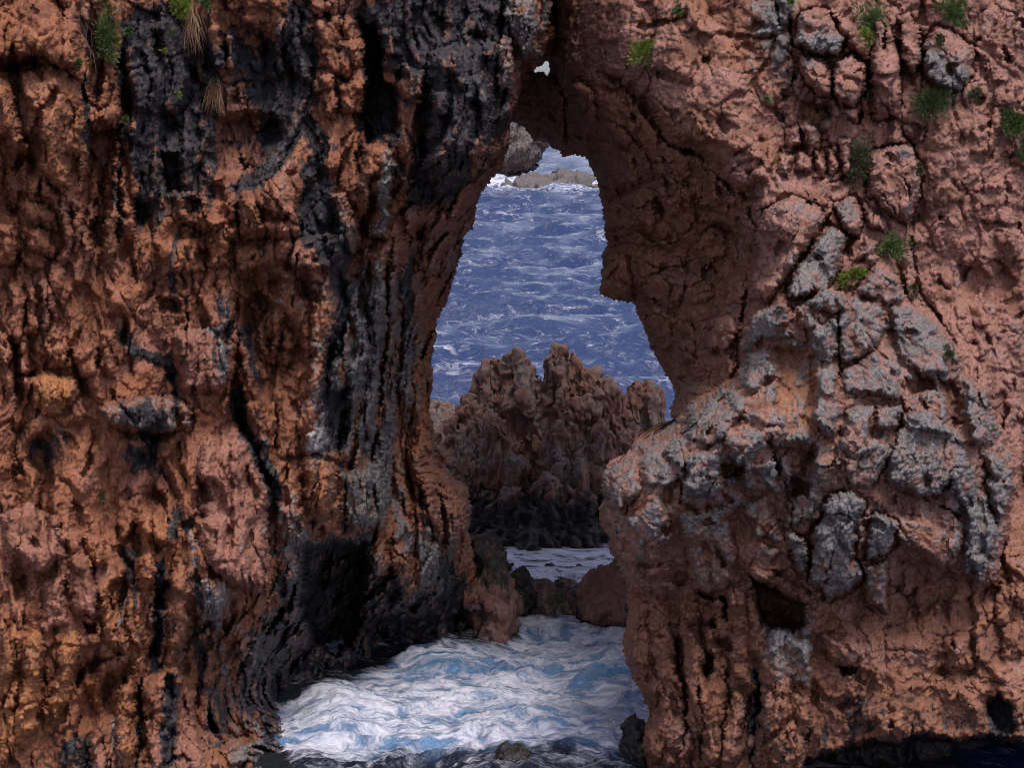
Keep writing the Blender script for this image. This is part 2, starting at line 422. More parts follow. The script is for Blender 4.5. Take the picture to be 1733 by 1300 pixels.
        mk2 = np.stack([s.m['pale'].ravel(), s.m['ochre'].ravel(), s.m['wet'].ravel(), np.ones(ny * nx)], 1)
        at = {'mask': np.clip(mk, 0, 1.5), 'mask2': np.clip(mk2, 0, 1.5)}
        # close the body: a skirt running back from every open edge
        E = np.concatenate([F[:, [0, 1]], F[:, [1, 2]], F[:, [2, 3]], F[:, [3, 0]]])
        key = np.minimum(E[:, 0], E[:, 1]).astype(np.int64) * (ny * nx) + np.maximum(E[:, 0], E[:, 1])
        uq, first, cn = np.unique(key, return_index=True, return_counts=True)
        be = E[first[cn == 1]]
        be = be[~((Y.ravel()[be[:, 0]] > 80) & (Y.ravel()[be[:, 0]] < 145) & (X.ravel()[be[:, 0]] > 890) & (X.ravel()[be[:, 0]] < 945) & (outward > 0))]
        bv, inv = np.unique(be, return_inverse=True); inv = inv.reshape(be.shape)
        base = len(V); rows = [bv]
        sk = []; Vs = [V]; prev = bv; NB = N[bv]
        for j, (dy, dx) in enumerate(((0.35, 0.06), (1.0, 0.3), (2.4, 1.3), (4.0 if outward > 0 else 6.0, 5.0))):
            nv = V[bv].copy()
            lft = np.where((X.ravel()[bv] - s.xs[0] < 40) | (s.xs[-1] - X.ravel()[bv] < 40), 0.0, 1.0)
            top = np.where(Y.ravel()[bv] < s.ys[0] + 20, 1.0, 0.0)
            nv[:, 1] += dy; nv[:, 0] += outward * dx * lft
            nv += (0.10 * (j + 1)) * np.stack([noise(nv[:, 0] * 2, nv[:, 1] * 2, nv[:, 2] * 2 + i * 9) for i in range(3)], 1) * (0.4 if j == 0 else 1)
            st = sum(len(v) for v in Vs); cur = np.arange(len(bv)) + st
            pv = prev if j else bv
            sk.append(np.stack([be[:, 1] if j == 0 else prev[inv[:, 1]], be[:, 0] if j == 0 else prev[inv[:, 0]], cur[inv[:, 0]], cur[inv[:, 1]]], 1))
            prev = cur; Vs.append(nv.astype(F32))
            at = {kk: np.concatenate([vv, vv[bv]]) for kk, vv in at.items()}
        Vall = np.concatenate(Vs); SK = np.concatenate(sk).astype(np.int32)
        labf = s.lab.ravel()[F]; lf = labf[:, 0]
        root = empty(name, (float(np.mean(V[inside, 0])), float(np.mean(V[inside, 1])), 0.0)); tag(root, label, cat)
        s.V, s.N, s.keepv = V, N, inside
        for i, pn in enumerate(s.parts):
            fm = F[lf == i]
            if i == 0: fm = np.concatenate([fm, SK])
            if len(fm) < 4: continue
            v, f, aa = sub_mesh(Vall, fm, np.ones(len(fm), bool), at)
            o = mesh_np(pn, v, f, mat, root, aa)
            if s.plabel[i]: o['label'] = s.plabel[i]
        return root
    def at(s, px, py):
        """point and normal of the finished surface at a photograph position"""
        j = min(np.searchsorted(s.xs, px), len(s.xs) - 1); i = min(np.searchsorted(s.ys, py), len(s.ys) - 1)
        n = len(s.xs); r = 6
        ks = [(ii * n + jj) for ii in range(max(i - r, 0), min(i + r, len(s.ys))) for jj in range(max(j - r, 0), min(j + r, n))]
        k = ks[int(np.argmin(s.V[ks, 1]))]; p = s.V[i * n + j].copy(); p[1] = 0.35 * p[1] + 0.65 * s.V[k, 1]; a, b = ray(px, py)
        return np.array([a * p[1], p[1], CAMZ + b * p[1]]), s.N[k]
def blur(a, r):
    for ax in (0, 1):
        c = np.cumsum(np.pad(a, [(r + 1, r) if q == ax else (0, 0) for q in (0, 1)], mode='edge'), axis=ax)
        n = a.shape[ax]; hi = np.take(c, np.arange(2 * r + 1, 2 * r + 1 + n), axis=ax); lo = np.take(c, np.arange(0, n), axis=ax)
        a = (hi - lo) / (2 * r + 1)
    return a
def puff(x, y, z):
    d, i = voro(x, y, z); return np.sqrt(np.clip(1 - (d / 0.95) ** 2, 0, 1)), i

# ------------------------------------------------ left cliff
W = YW
L_ctrl = [(-520, -330, 25.2), (-520, 600, 24.6), (-520, 1420, 23.4), (300, -330, 27.2), (900, -330, 29.0), (-140, -140, 25.0), (-140, 1420, 23.8), (0, 1300, 24.4), (0, 900, 24.6), (0, 600, 24.9), (0, 200, 24.7), (300, 1300, 25.0), (300, 1100, 25.2),
    (300, 900, 25.4), (300, 600, 25.7), (250, 350, 25.9), (300, 100, 26.2), (150, 0, 25.4), (450, -140, 26.6), (384, 1290, 25.6), (454, 1290, W(1290)), (447, 1230, W(1230)),
    (464, 1179, W(1179)), (560, 1290, W(1290) + 2.2), (600, 1220, W(1220) + 2), (560, 1137, W(1137)), (622, 1118, W(1118)), (642, 1092, W(1092)), (760, 1082, W(1082)), (867, 1072, W(1072)),
    (800, 1180, W(1180) + 3.0), (700, 1420, 30), (440, 1420, 25.2), (430, 1050, 26.2), (400, 850, 25.9), (470, 650, 26.5), (480, 350, 26.4), (470, 150, 27.1), (520, 900, 27.2), (600, 880, 28.0),
    (560, 1000, 28.3), (660, 950, 29.2), (560, 750, 27.2), (620, 600, 27.6), (640, 300, 26.7), (660, 100, 27.0), (700, 450, 28.4), (690, 700, 29.6), (720, 560, 29.8), (735, 640, 31.0),
    (730, 740, 31.2), (790, 850, 31.2), (780, 950, 31.0), (700, 1000, 30.0), (810, 1010, 31.8), (780, 80, 27.0), (790, 250, 27.3), (760, 350, 28.2), (850, 100, 27.9), (850, 250, 28.6), (900, 50, 28.4),
    (920, -140, 28.4), (770, 430, 29.6), (700, -140, 27.0)]
L_reg = [(-540, -350), (940, -350), (932, 0), (927, 30), (931, 55), (922, 85), (914, 103), (906, 114), (897, 116), (884, 140), (874, 170), (870, 200), (860, 212), (862, 240),
    (855, 262), (846, 288), (830, 304), (818, 320), (808, 335), (800, 388), (786, 395), (779, 430), (770, 465), (755, 510), (738, 545), (734, 590), (728, 606), (733, 640),
    (727, 690), (733, 730), (736, 768), (757, 770), (753, 790), (763, 810), (789, 825), (796, 860), (791, 900), (802, 950), (815, 985), (860, 1030), (880, 1080), (880, 1440), (-540, 1440)]
LS = Sheet(axis(-520, -12, 945, 960, STEP, 4), axis(-330, -12, 1312, 1430, STEP, 4), L_ctrl, L_reg, 3.0)
L = LS
# orange bulges at the upper left
L.block([(-60, -40), (114, -20), (133, 52), (138, 112), (106, 120), (69, 98), (30, 104), (-60, 110)], 0.42, 14, 0.6, (0, 0.10), part='overhang', ochre=0.25)
L.block([(-20, 128), (60, 118), (140, 112), (144, 200), (140, 255), (120, 268), (118, 312), (100, 322), (74, 300), (50, 262), (28, 262), (10, 230), (-20, 240)], 0.34, 12, 0.55, (0, 0.06), part='overhang', ochre=0.35)
L.block([(30, 292), (70, 296), (98, 332), (92, 348), (50, 336)], 0.16, 8, 0.8)
L.block([(22, 342), (60, 338), (99, 372), (98, 394), (50, 380)], 0.20, 8, 0.8)
L.block([(-20, 378), (24, 378), (38, 400), (34, 446), (-20, 450)], 0.20, 8, 0.8)
L.block([(36, 388), (72, 390), (96, 420), (90, 440), (50, 424)], 0.18, 8, 0.8)
L.cave([(28, 235), (48, 232), (40, 285), (26, 295)], 0.25, 6)
L.cave([(0, 108), (66, 104), (76, 118), (40, 124), (0, 120)], 0.25, 6)
# drapery with a hollow behind
L.cave([(150, 215), (196, 215), (196, 330), (178, 420), (150, 420), (128, 330)], 0.35, 10)
L.ridge([(160, 200), (190, 195), (210, 215), (219, 270), (220, 330), (212, 392)], 15, 0.26, part='drapery', ochre=0.3)
L.ridge([(190, 255), (187, 320), (190, 400), (180, 436)], 11, 0.24, part='drapery', ochre=0.25)
L.ridge([(158, 290), (156, 350), (150, 430)], 9, 0.18, part='drapery')
L.ridge([(140, 250), (142, 330), (128, 420)], 9, 0.16, ochre=0.2)
L.ridge([(106, 330), (115, 400), (100, 450), (90, 520)], 10, 0.18)
# black seep region
L.stain([(195, 20), (260, 10), (345, 30), (340, 80), (330, 130), (345, 180), (350, 240), (300, 250), (222, 240), (205, 190), (198, 100)], 12, black=1.05)
L.stain([(218, 225), (345, 225), (352, 330), (340, 372), (290, 345), (265, 390), (218, 395), (222, 300)], 10, black=0.85)
L.streak([(146, 120), (146, 180), (142, 250)], 5, black=0.9)
L.streak([(30, 125), (27, 200)], 6, black=0.5)
L.streak([(192, 300), (193, 350)], 4, black=0.8)
L.ridge([(266, 262), (265, 320), (262, 345)], 7, 0.14)
L.ridge([(290, 225), (296, 262)], 9, 0.12, pale=0.4)
L.ridge([(315, 240), (314, 320)], 8, 0.16, black=0.2, pale=0.25)
L.ridge([(340, 190), (346, 260), (350, 310)], 7, 0.14)
L.cave([(276, 262), (304, 262), (306, 330), (282, 332)], 0.30, 7)
L.block([(215, 40), (270, 30), (330, 60), (335, 150), (300, 200), (230, 190), (208, 120)], 0.18, 14, 0.8)
L.stain([(345, 80), (400, 60), (440, 90), (470, 60), (510, 30), (520, 120), (500, 200), (455, 260), (440, 220), (420, 130), (390, 110), (360, 150)], 14, black=0.85)
L.streak([(512, 206), (490, 245), (455, 285), (425, 312), (390, 325)], 10, black=0.85, wet=0.3)
L.streak([(506, 0), (512, 60), (520, 140), (515, 200), (545, 260), (530, 320), (520, 400)], 11, black=0.95)
L.cave([(356, 196), (420, 180), (480, 200), (486, 235), (425, 306), (375, 318), (352, 280)], 0.42, 26, part='hollow')
L.ridge([(516, 90), (515, 150), (500, 215), (465, 268), (428, 305)], 12, 0.22, pale=0.45, black=0.35)
L.block([(416, -20), (494, -20), (495, 60), (470, 94), (440, 60), (415, 40)], 0.26, 12, 0.6, part='boulder')
L.ridge([(365, 40), (362, 80), (372, 120)], 10, 0.2); L.ridge([(392, 60), (388, 120)], 10, 0.16)
L.ridge([(330, 190), (345, 180)], 10, 0.1)
# orange curved bulge
L.block([(516, 214), (538, 262), (532, 305), (506, 336), (510, 397), (470, 408), (433, 402), (384, 409), (374, 348), (426, 308), (485, 254)], 0.42, 16, 0.6, (0.05, 0.0), part='bulge', ochre=0.12)
L.cave([(440, 355), (490, 362), (485, 380), (445, 378)], 0.22, 8)
L.block([(288, 330), (330, 326), (384, 345), (384, 380), (345, 394), (300, 372)], 0.24, 10, 0.8, part='boulder')
L.cave([(308, 336), (338, 334), (340, 362), (318, 372), (306, 356)], 0.22, 10)
L.block([(352, 372), (384, 372), (394, 420), (390, 452), (352, 452)], 0.20, 10, 0.8)
L.block([(260, 405), (345, 400), (345, 460), (270, 470)], 0.16, 12, 0.8)
L.groove([(398, 320), (400, 470), (402, 560), (410, 690)], 6, 0.22)
L.block([(395, 415), (560, 395), (560, 440), (545, 480), (402, 470)], 0.24, 12, 0.7, (0.08, 0.02))
L.cave([(480, 445), (552, 452), (550, 520), (500, 510)], 0.28, 12)
# upper right of the left cliff: blocks, caves, black prow
L.block([(540, 122), (566, 122), (568, 180), (560, 202), (546, 192)], 0.22, 8, 0.7)
L.block([(568, 132), (606, 138), (618, 165), (614, 194), (580, 190)], 0.28, 9, 0.75, part='boulder')
L.block([(516, -20), (570, -20), (548, 28), (528, 32)], 0.26, 10, 0.7)
L.block([(530, 32), (610, 20), (615, 110), (585, 130), (540, 110)], 0.2, 12, 0.6)
L.block([(570, 70), (634, 60), (636, 150), (610, 160), (580, 130)], 0.2, 10, 0.7)
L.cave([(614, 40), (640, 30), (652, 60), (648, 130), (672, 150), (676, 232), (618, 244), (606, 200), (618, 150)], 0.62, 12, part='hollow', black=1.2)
L.block([(640, 45), (676, 45), (678, 90), (650, 92)], 0.2, 8, 0.8, black=0.8)
L.block([(674, 105), (718, 122), (712, 180), (676, 170)], 0.30, 9, 0.5, (0.06, 0), part='boulder')
L.block([(612, 242), (655, 240), (667, 260), (662, 330), (655, 405), (620, 400), (610, 330)], 0.48, 10, 0.35, (0.10, -0.06), part='boulder', label='upright orange block with a flat broken top', ochre=0.35)
L.streak([(662, 262), (655, 330), (640, 395)], 8, grey=0.8)
L.ridge([(680, 225), (688, 270), (684, 312)], 11, 0.22, ochre=0.3)
L.stain([(620, 0), (700, 0), (720, 60), (860, 60), (866, 180), (862, 235), (850, 270), (800, 330), (700, 352), (690, 280), (720, 210), (700, 120), (640, 120)], 14, black=0.92)
L.stain([(690, -30), (880, -30), (880, 60), (700, 70)], 14, black=0.75)
L.block([(722, 90), (790, 62), (850, 80), (866, 180), (850, 215), (842, 262), (800, 300), (740, 330), (714, 280), (728, 200)], 0.5, 18, 0.7, (0.0, 0.05), part='prow', label='black algae coated overhanging prow')
L.block([(740, 90), (776, 88), (780, 118), (752, 128)], 0.16, 8, 0.8, pink=0.4, black=-0.6)
L.block([(768, 130), (806, 128), (840, 168), (822, 186), (790, 170)], 0.18, 8, 0.8, grey=0.5, black=-0.3)
L.block([(732, 150), (766, 152), (766, 198), (734, 196)], 0.16, 7, 0.5)
L.block([(810, 0), (846, 10), (848, 60), (836, 104), (812, 100)], 0.24, 9, 0.7, part='boulder')
L.block([(832, 64), (866, 66), (876, 120), (866, 162), (846, 150), (838, 110)], 0.26, 10, 0.7, pink=0.8, grey=0.35, black=-0.7)
L.block([(846, -20), (935, -20), (928, 60), (920, 100), (885, 96), (860, 50)], 0.3, 12, 0.6, pink=0.5, grey=0.5, black=-0.5, part='boulder')
L.streak([(880, 40), (884, 90), (880, 130)], 7, grey=0.7)
L.streak([(856, 150), (850, 200), (862, 240), (850, 280)], 7, grey=0.45, pink=0.5)
L.block([(790, 232), (820, 230), (826, 262), (800, 280)], 0.18, 8, 0.8, pink=0.5, black=-0.5)
L.block([(735, 262), (760, 258), (764, 300), (742, 302)], 0.14, 8, 0.8)
L.stain([(830, 228), (862, 225), (850, 290), (800, 350), (790, 395), (760, 380), (790, 320)], 10, black=-0.7, pink=0.5)
L.block([(704, 358), (780, 350), (800, 385), (782, 430), (765, 470), (712, 455)], 0.24, 14, 0.6, pink=0.6)
L.block([(555, 325), (580, 328), (602, 370), (612, 410), (600, 432), (570, 405)], 0.28, 9, 0.8, grey=0.35, part='boulder')
L.block([(545, 400), (575, 395), (585, 430), (560, 445)], 0.2, 9, 0.8, grey=0.4, black=0.2)
L.stain([(510, 300), (545, 290), (560, 330), (580, 430), (540, 440), (505, 400)], 10, black=0.95)
L.block([(612, 420), (660, 405), (690, 420), (690, 500), (660, 560), (620, 520)], 0.22, 14, 0.6)
L.streak([(612, 430), (618, 540), (600, 640), (560, 720), (545, 770)], 14, grey=0.75, pale=0.25)
L.streak([(640, 470), (635, 600), (620, 720), (640, 800)], 16, grey=0.7)
L.streak([(690, 470), (680, 560), (690, 600), (672, 680)], 10, grey=0.75)
L.streak([(655, 700), (650, 790), (668, 860), (690, 930)], 10, grey=0.8)
L.streak([(700, 420), (690, 500), (700, 545)], 8, black=0.6)
for pts, wd in (([(640, 430), (645, 560), (632, 690)], 9), ([(665, 440), (668, 560), (655, 660), (650, 780)], 10), ([(690, 480), (690, 600), (680, 700)], 9), ([(612, 520), (612, 600), (590, 700)], 10), ([(710, 480), (705, 600), (700, 700), (715, 780)], 10)):
    L.ridge(pts, wd, 0.15)
for pts in ([(652, 430), (656, 560), (643, 700)], [(678, 470), (678, 600), (665, 720)], [(624, 500), (626, 600), (606, 720)], [(700, 560), (694, 680), (690, 760)]):
    L.groove(pts, 4, 0.16)
L.stain([(720, 470), (770, 440), (745, 540), (738, 620), (735, 700), (735, 770), (700, 790), (690, 700), (700, 640)], 12, ochre=0.75)
L.block([(690, 760), (740, 745), (738, 790), (765, 812), (790, 830), (790, 900), (760, 930), (720, 900), (700, 840)], 0.22, 14, 0.6, pink=0.35)
for yy in (790, 806, 822, 842): L.groove([(700, yy - 4), (735, yy), (770, yy + 6)], 3, 0.08)
L.streak([(705, 800), (715, 870), (740, 930), (755, 980)], 8, black=0.7)
L.groove([(700, 790), (712, 860), (742, 930)], 7, 0.2)
# middle left: stalks, bulbs, ledge
L.block([(52, 640), (80, 626), (130, 640), (140, 664), (118, 690), (80, 706), (54, 690)], 0.30, 12, 0.8, ochre=0.55, part='bulge')
L.block([(70, 566), (100, 560), (118, 590), (112, 626), (84, 626)], 0.22, 9, 0.8, ochre=0.2)
L.block([(120, 585), (150, 580), (166, 600), (162, 640), (128, 640)], 0.24, 9, 0.8)
L.block([(165, 558), (190, 556), (200, 610), (196, 642), (172, 630)], 0.22, 9, 0.8, ochre=0.2)
for i, (x, y) in enumerate(((20, 480), (45, 470), (75, 470), (5, 560), (30, 560))): L.ridge([(x, y), (x + 8, y + 50), (x + 2 + i * 3, y + 100)], 11, 0.16)
L.block([(168, 690), (200, 672), (300, 668), (326, 690), (322, 722), (270, 730), (190, 724)], 0.36, 9, 0.5, (0, 0.05), part='ledge', label='grey and black streaked projecting ledge', grey=0.35, pale=0.35, black=0.2)
L.stain([(200, 680), (290, 685), (285, 725), (205, 728)], 8, black=0.75)
L.cave([(195, 728), (300, 728), (290, 748), (200, 744)], 0.2, 8)
L.stain([(208, 752), (262, 750), (272, 800), (225, 806)], 8, black=1.0)
L.stain([(36, 732), (104, 736), (104, 782), (50, 780)], 12, black=0.8)
L.groove([(24, 628), (66, 634)], 4, 0.25)
L.block([(296, 560), (350, 552), (388, 590), (392, 640), (370, 668), (310, 664), (292, 610)], 0.30, 14, 0.8, pink=0.5, part='bulge')
L.streak([(340, 555), (375, 570), (380, 640)], 8, grey=0.8)
L.streak([(190, 545), (230, 600), (285, 610), (280, 650)], 9, black=0.95)
L.streak([(370, 490), (385, 540), (388, 580)], 8, black=0.8, grey=0.2)
L.cave([(264, 505), (300, 500), (305, 530), (270, 528)], 0.25, 9)
L.block([(180, 470), (225, 490), (230, 530), (180, 530)], 0.2, 12, 0.8)
L.cave([(405, 500), (440, 480), (480, 520), (515, 560), (520, 620), (480, 650), (430, 620), (405, 570)], 0.30, 18)
for pts in ([(430, 500), (440, 560), (450, 620)], [(470, 520), (470, 570), (450, 640)], [(490, 560), (485, 620)]): L.ridge(pts, 8, 0.14)
L.streak([(405, 540), (420, 600), (440, 650)], 9, black=0.8)
L.ridge([(530, 450), (545, 530), (540, 600), (530, 680), (515, 760)], 16, 0.26, ochre=0.15)
L.streak([(572, 455), (578, 520), (568, 580), (556, 660), (545, 690)], 11, black=1.1, wet=0.3)
L.streak([(586, 455), (590, 520), (572, 600), (560, 680), (528, 740), (520, 770)], 5, pale=0.9)
L.groove([(572, 455), (578, 520), (568, 580), (552, 680)], 8, 0.2)
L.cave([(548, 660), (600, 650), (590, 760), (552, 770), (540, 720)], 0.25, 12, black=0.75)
L.block([(515, 738), (550, 725), (552, 775), (510, 778)], 0.15, 8, 0.6, pale=0.9)
L.groove([(395, 670), (420, 740), (450, 800), (465, 850)], 10, 0.32, black=0.8)
L.block([(404, 682), (440, 680), (452, 760), (430, 750)], 0.2, 9, 0.7)
L.streak([(430, 740), (455, 790), (462, 830)], 10, grey=0.6, black=0.5)
# smooth pink block, columns and streaks of the lower left
L.block([(352, 745), (400, 724), (430, 745), (452, 830), (456, 930), (450, 1010), (400, 1000), (350, 960), (326, 860), (330, 790)], 0.42, 18, 0.5, (0.06, 0.0), part='bulge', label='smooth pinkish brown rock bulge', pink=0.75, flat=0.55)
L.groove([(380, 760), (395, 860), (385, 950)], 8, 0.1); L.groove([(415, 800), (420, 900)], 8, 0.08)
L.cave([(330, 815), (355, 808), (362, 850), (340, 862)], 0.22, 10)
L.block([(512, 776), (545, 770), (572, 800), (574, 870), (540, 880), (515, 850)], 0.26, 12, 0.7, ochre=0.4, part='boulder')
L.block([(572, 800), (640, 780), (660, 830), (650, 890), (610, 910), (578, 870)], 0.28, 14, 0.7, (0.05, 0), grey=0.55, part='boulder')
L.groove([(470, 780), (540, 770), (600, 795)], 5, 0.15)
L.block([(462, 850), (515, 860), (540, 900), (505, 930), (470, 910)], 0.2, 12, 0.7)
L.block([(5, 870), (50, 850), (100, 880), (108, 950), (70, 972), (10, 950)], 0.26, 14, 0.8, pink=1.0, part='boulder')
L.block([(115, 950), (150, 940), (168, 1000), (160, 1052), (120, 1040)], 0.24, 12, 0.8, pink=0.4)
L.block([(70, 980), (112, 975), (115, 1060), (75, 1070)], 0.16, 14, 0.8, pink=0.3)
L.block([(142, 900), (180, 910), (182, 960), (150, 966)], 0.2, 10, 0.8, ochre=0.3)
L.cave([(140, 1058), (162, 1060), (160, 1080), (144, 1078)], 0.3, 6)
L.groove([(120, 1180), (150, 1130), (210, 1105)], 10, 0.28)
L.block([(120, 1190), (205, 1120), (215, 1150), (190, 1220), (130, 1240)], -0.18, 20, 0.6)
for pts, wd, hh in (([(250, 860), (246, 920), (248, 990)], 13, .2), ([(275, 858), (272, 920)], 12, .16), ([(300, 955), (296, 1030), (300, 1100), (290, 1140)], 15, .24), ([(225, 1000), (228, 1080), (222, 1130)], 13, .18),
        ([(60, 1080), (55, 1160), (40, 1250)], 17, .2), ([(20, 1060), (15, 1160), (10, 1290)], 15, .16), ([(120, 1080), (110, 1140), (80, 1230)], 16, .2), ([(220, 1150), (205, 1230), (215, 1290)], 13, .2), ([(185, 1000), (190, 1090)], 12, .16), ([(160, 1150), (165, 1200)], 12, .12)):
    L.ridge(pts, wd, hh, part='column', ochre=0.35)
L.block([(245, 1150), (280, 1132), (320, 1140), (340, 1200), (346, 1310), (250, 1310), (236, 1230)], 0.30, 14, 0.6, part='column', pink=0.2)
L.groove([(268, 960), (268, 1050), (262, 1130)], 8, 0.28, black=0.9)
L.groove([(290, 1150), (284, 1230), (290, 1300)], 10, 0.18, black=0.9)
L.groove([(240, 1150), (238, 1230), (230, 1300)], 6, 0.2, black=0.5)
L.streak([(218, 920), (222, 980), (228, 1050)], 7, black=0.8, pale=0.2)
L.streak([(206, 1000), (204, 1060)], 5, grey=0.8)
L.streak([(295, 860), (292, 920)], 6, black=0.9)
L.streak([(316, 860), (330, 950), (345, 1030), (352, 1075)], 11, pale=0.55, black=0.55)
L.streak([(335, 1070), (350, 1150), (370, 1260)], 14, black=0.8, pale=0.15)
L.block([(344, 985), (385, 975), (400, 1010), (395, 1050), (362, 1072), (348, 1040)], 0.16, 14, 0.7, pale=0.55, grey=0.5, part='boulder', label='grey green encrusted rounded lump')
L.streak([(370, 1070), (380, 1150), (385, 1220)], 9, grey=0.6)
L.streak([(190, 1200), (195, 1260), (210, 1310)], 9, pale=0.6)
L.stain([(95, 1255), (150, 1240), (155, 1310), (90, 1310)], 10, black=0.9)
L.stain([(150, 1240), (180, 1240), (190, 1310), (150, 1310)], 10, pink=0.5)
L.ridge([(120, 1245), (125, 1310)], 12, 0.1); L.ridge([(160, 1245), (165, 1310)], 14, 0.12)
# wet, black sea-worn foot of the cliff
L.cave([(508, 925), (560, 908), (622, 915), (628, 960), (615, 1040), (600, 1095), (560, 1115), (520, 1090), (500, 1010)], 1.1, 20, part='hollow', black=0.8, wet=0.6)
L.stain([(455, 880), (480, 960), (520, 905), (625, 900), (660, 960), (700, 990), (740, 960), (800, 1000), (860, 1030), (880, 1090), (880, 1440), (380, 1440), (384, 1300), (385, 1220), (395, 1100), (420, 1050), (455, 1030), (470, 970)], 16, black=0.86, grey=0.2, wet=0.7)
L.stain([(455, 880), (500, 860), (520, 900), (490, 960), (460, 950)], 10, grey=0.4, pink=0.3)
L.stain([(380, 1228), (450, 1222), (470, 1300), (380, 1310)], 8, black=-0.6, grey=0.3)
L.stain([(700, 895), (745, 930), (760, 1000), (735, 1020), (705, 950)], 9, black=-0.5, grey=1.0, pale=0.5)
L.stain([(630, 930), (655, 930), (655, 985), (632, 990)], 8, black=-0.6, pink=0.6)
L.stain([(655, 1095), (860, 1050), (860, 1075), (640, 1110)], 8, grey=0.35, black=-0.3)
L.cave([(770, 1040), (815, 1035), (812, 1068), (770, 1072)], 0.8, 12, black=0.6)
L.ridge([(640, 920), (650, 990), (640, 1050)], 14, 0.2); L.ridge([(672, 930), (690, 1000), (670, 1050)], 16, 0.2)
L.ridge([(500, 960), (490, 1040), (500, 1110)], 14, 0.2); L.ridge([(415, 1080), (440, 1150), (435, 1200)], 20, 0.22)

def meso_left(s, x, y, z):
    wx = x + 0.13 * noise(x * 1.6, y * 1.6, z * 1.6) + 0.04 * noise(x * 5, y * 5, z * 5); wz = z + 0.15 * noise(x * 1.6 + 9, y * 1.6, z * 1.6) + 0.05 * noise(x * 5 + 4, y * 5, z * 5); wy = y
    h = 0.26 * fbm(x * 0.9, y * 0.9, z * 0.7, 3) + 0.55 * (np.sqrt(np.abs(noise(wx * 0.85 + 5, wy * 0.5, wz * 0.28)) + 0.01) - 0.45)
    zone = sstep(-0.35, 0.45, noise(x * 0.55 + 3, y * 0.55, z * 0.5))
    c1 = np.sqrt(np.abs(noise(wx * 2.1, wy * 1.2, wz * 0.42 + 4)) + 0.01)          # rounded curtains parted by deep creases
    c2 = np.sqrt(np.abs(noise(wx * 4.7 + 8, wy * 2.5, wz * 0.85 + 4)) + 0.01)
    h = h + (0.38 * (c1 - 0.45) + 0.14 * (c2 - 0.45)) * (0.45 + 0.8 * zone)
    h = h + 0.18 * (ridged(wx * 3.1 + 31, wy * 1.5, wz * 0.75, 4, gain=0.5) - 0.45)
    f1, q1 = facet(wx * 2.6, wy * 1.8, wz * 1.15, tilt=1.0, off=0.6, ew=0.09)
    f2, q2 = facet(wx * 6.8 + 3, wy * 3, wz * 4.2, tilt=0.9, off=0.5, ew=0.16)
    h = h + 0.20 * (f1 - 0.15) + 0.095 * f2 * sstep(0.15, 0.9, q1)
    n = noise(wx * 3.2 + 20, wy * 3, wz * 1.15)                           # karst hollows
    h = h - 0.42 * sstep(0.28, 0.55, n)
    n = noise(wx * 8 + 40, wy * 6, wz * 3.0)
    h = h - 0.16 * sstep(0.28, 0.55, n)
    return h * (0.35 + 0.65 * s.amp)
def fine_left(s, V, N, X, Y):
    x, y, z = V[:, 0], V[:, 1], V[:, 2]
    rough = 0.25 + 0.9 * sstep(-0.25, 0.45, fbm(x * 1.4 + 70, y * 1.4, z * 1.4, 2))
    f3, q3 = facet(x * 15, y * 15, z * 11, tilt=1.0, off=0.4, ew=0.2)
    f = 0.032 * f3 + 0.045 * (ridged(x * 8, y * 8, z * 4.4, 4, gain=0.58) - 0.5) + 0.022 * fbm(x * 9, y * 9, z * 7, 3, gain=0.6)
    d, i = voro(x * 12 + 5, y * 12, z * 9)
    f = f - 0.055 * sstep(0.34, 0.12, d) * (_rnd[i, 3] > 0.62) * rough
    d, i = voro(x * 25, y * 25, z * 20)
    f = f - 0.020 * sstep(0.42, 0.12, d) * (_rnd[i, 3] > 0.5) * rough
    return f * (0.45 + 0.55 * s.amp.ravel())
# the dark, seeping upper middle of the cliff
LS.stain([(340, -40), (880, -40), (866, 200), (846, 270), (780, 350), (700, 360), (640, 420), (560, 470), (500, 420), (400, 330), (350, 250)], 24, black=0.30)
LS.stain([(530, 440), (720, 440), (730, 560), (690, 760), (640, 860), (540, 760)], 20, black=0.14, grey=0.22)
LS.m['pink'] += 0.30 + 0.5 * fbm(L.X / 160, L.Y / 160, 2.0, 2); LS.m['ochre'] += 0.22 * sstep(420, 60, L.X) * (0.5 + 0.8 * sstep(500, 800, L.Y)) + 0.12
LS.m['grey'] += 0.28 * sstep(0.1, 0.6, fbm(L.X / 60, L.Y / 110, 8.0, 3)) * sstep(330, 520, L.X)
LS.m['black'] += 0.8 * sstep(0.12, 0.5, noise((L.X + L.vx * .6) / 22, L.Y / 210, 31.0)) * sstep(-0.3, 0.4, noise(L.X / 150, L.Y / 190, 4.0)) * (0.35 + 0.65 * sstep(60, 300, L.X))
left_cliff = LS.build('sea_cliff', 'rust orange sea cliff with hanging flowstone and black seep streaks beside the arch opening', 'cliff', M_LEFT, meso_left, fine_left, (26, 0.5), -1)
print('left', time.time() - T0)
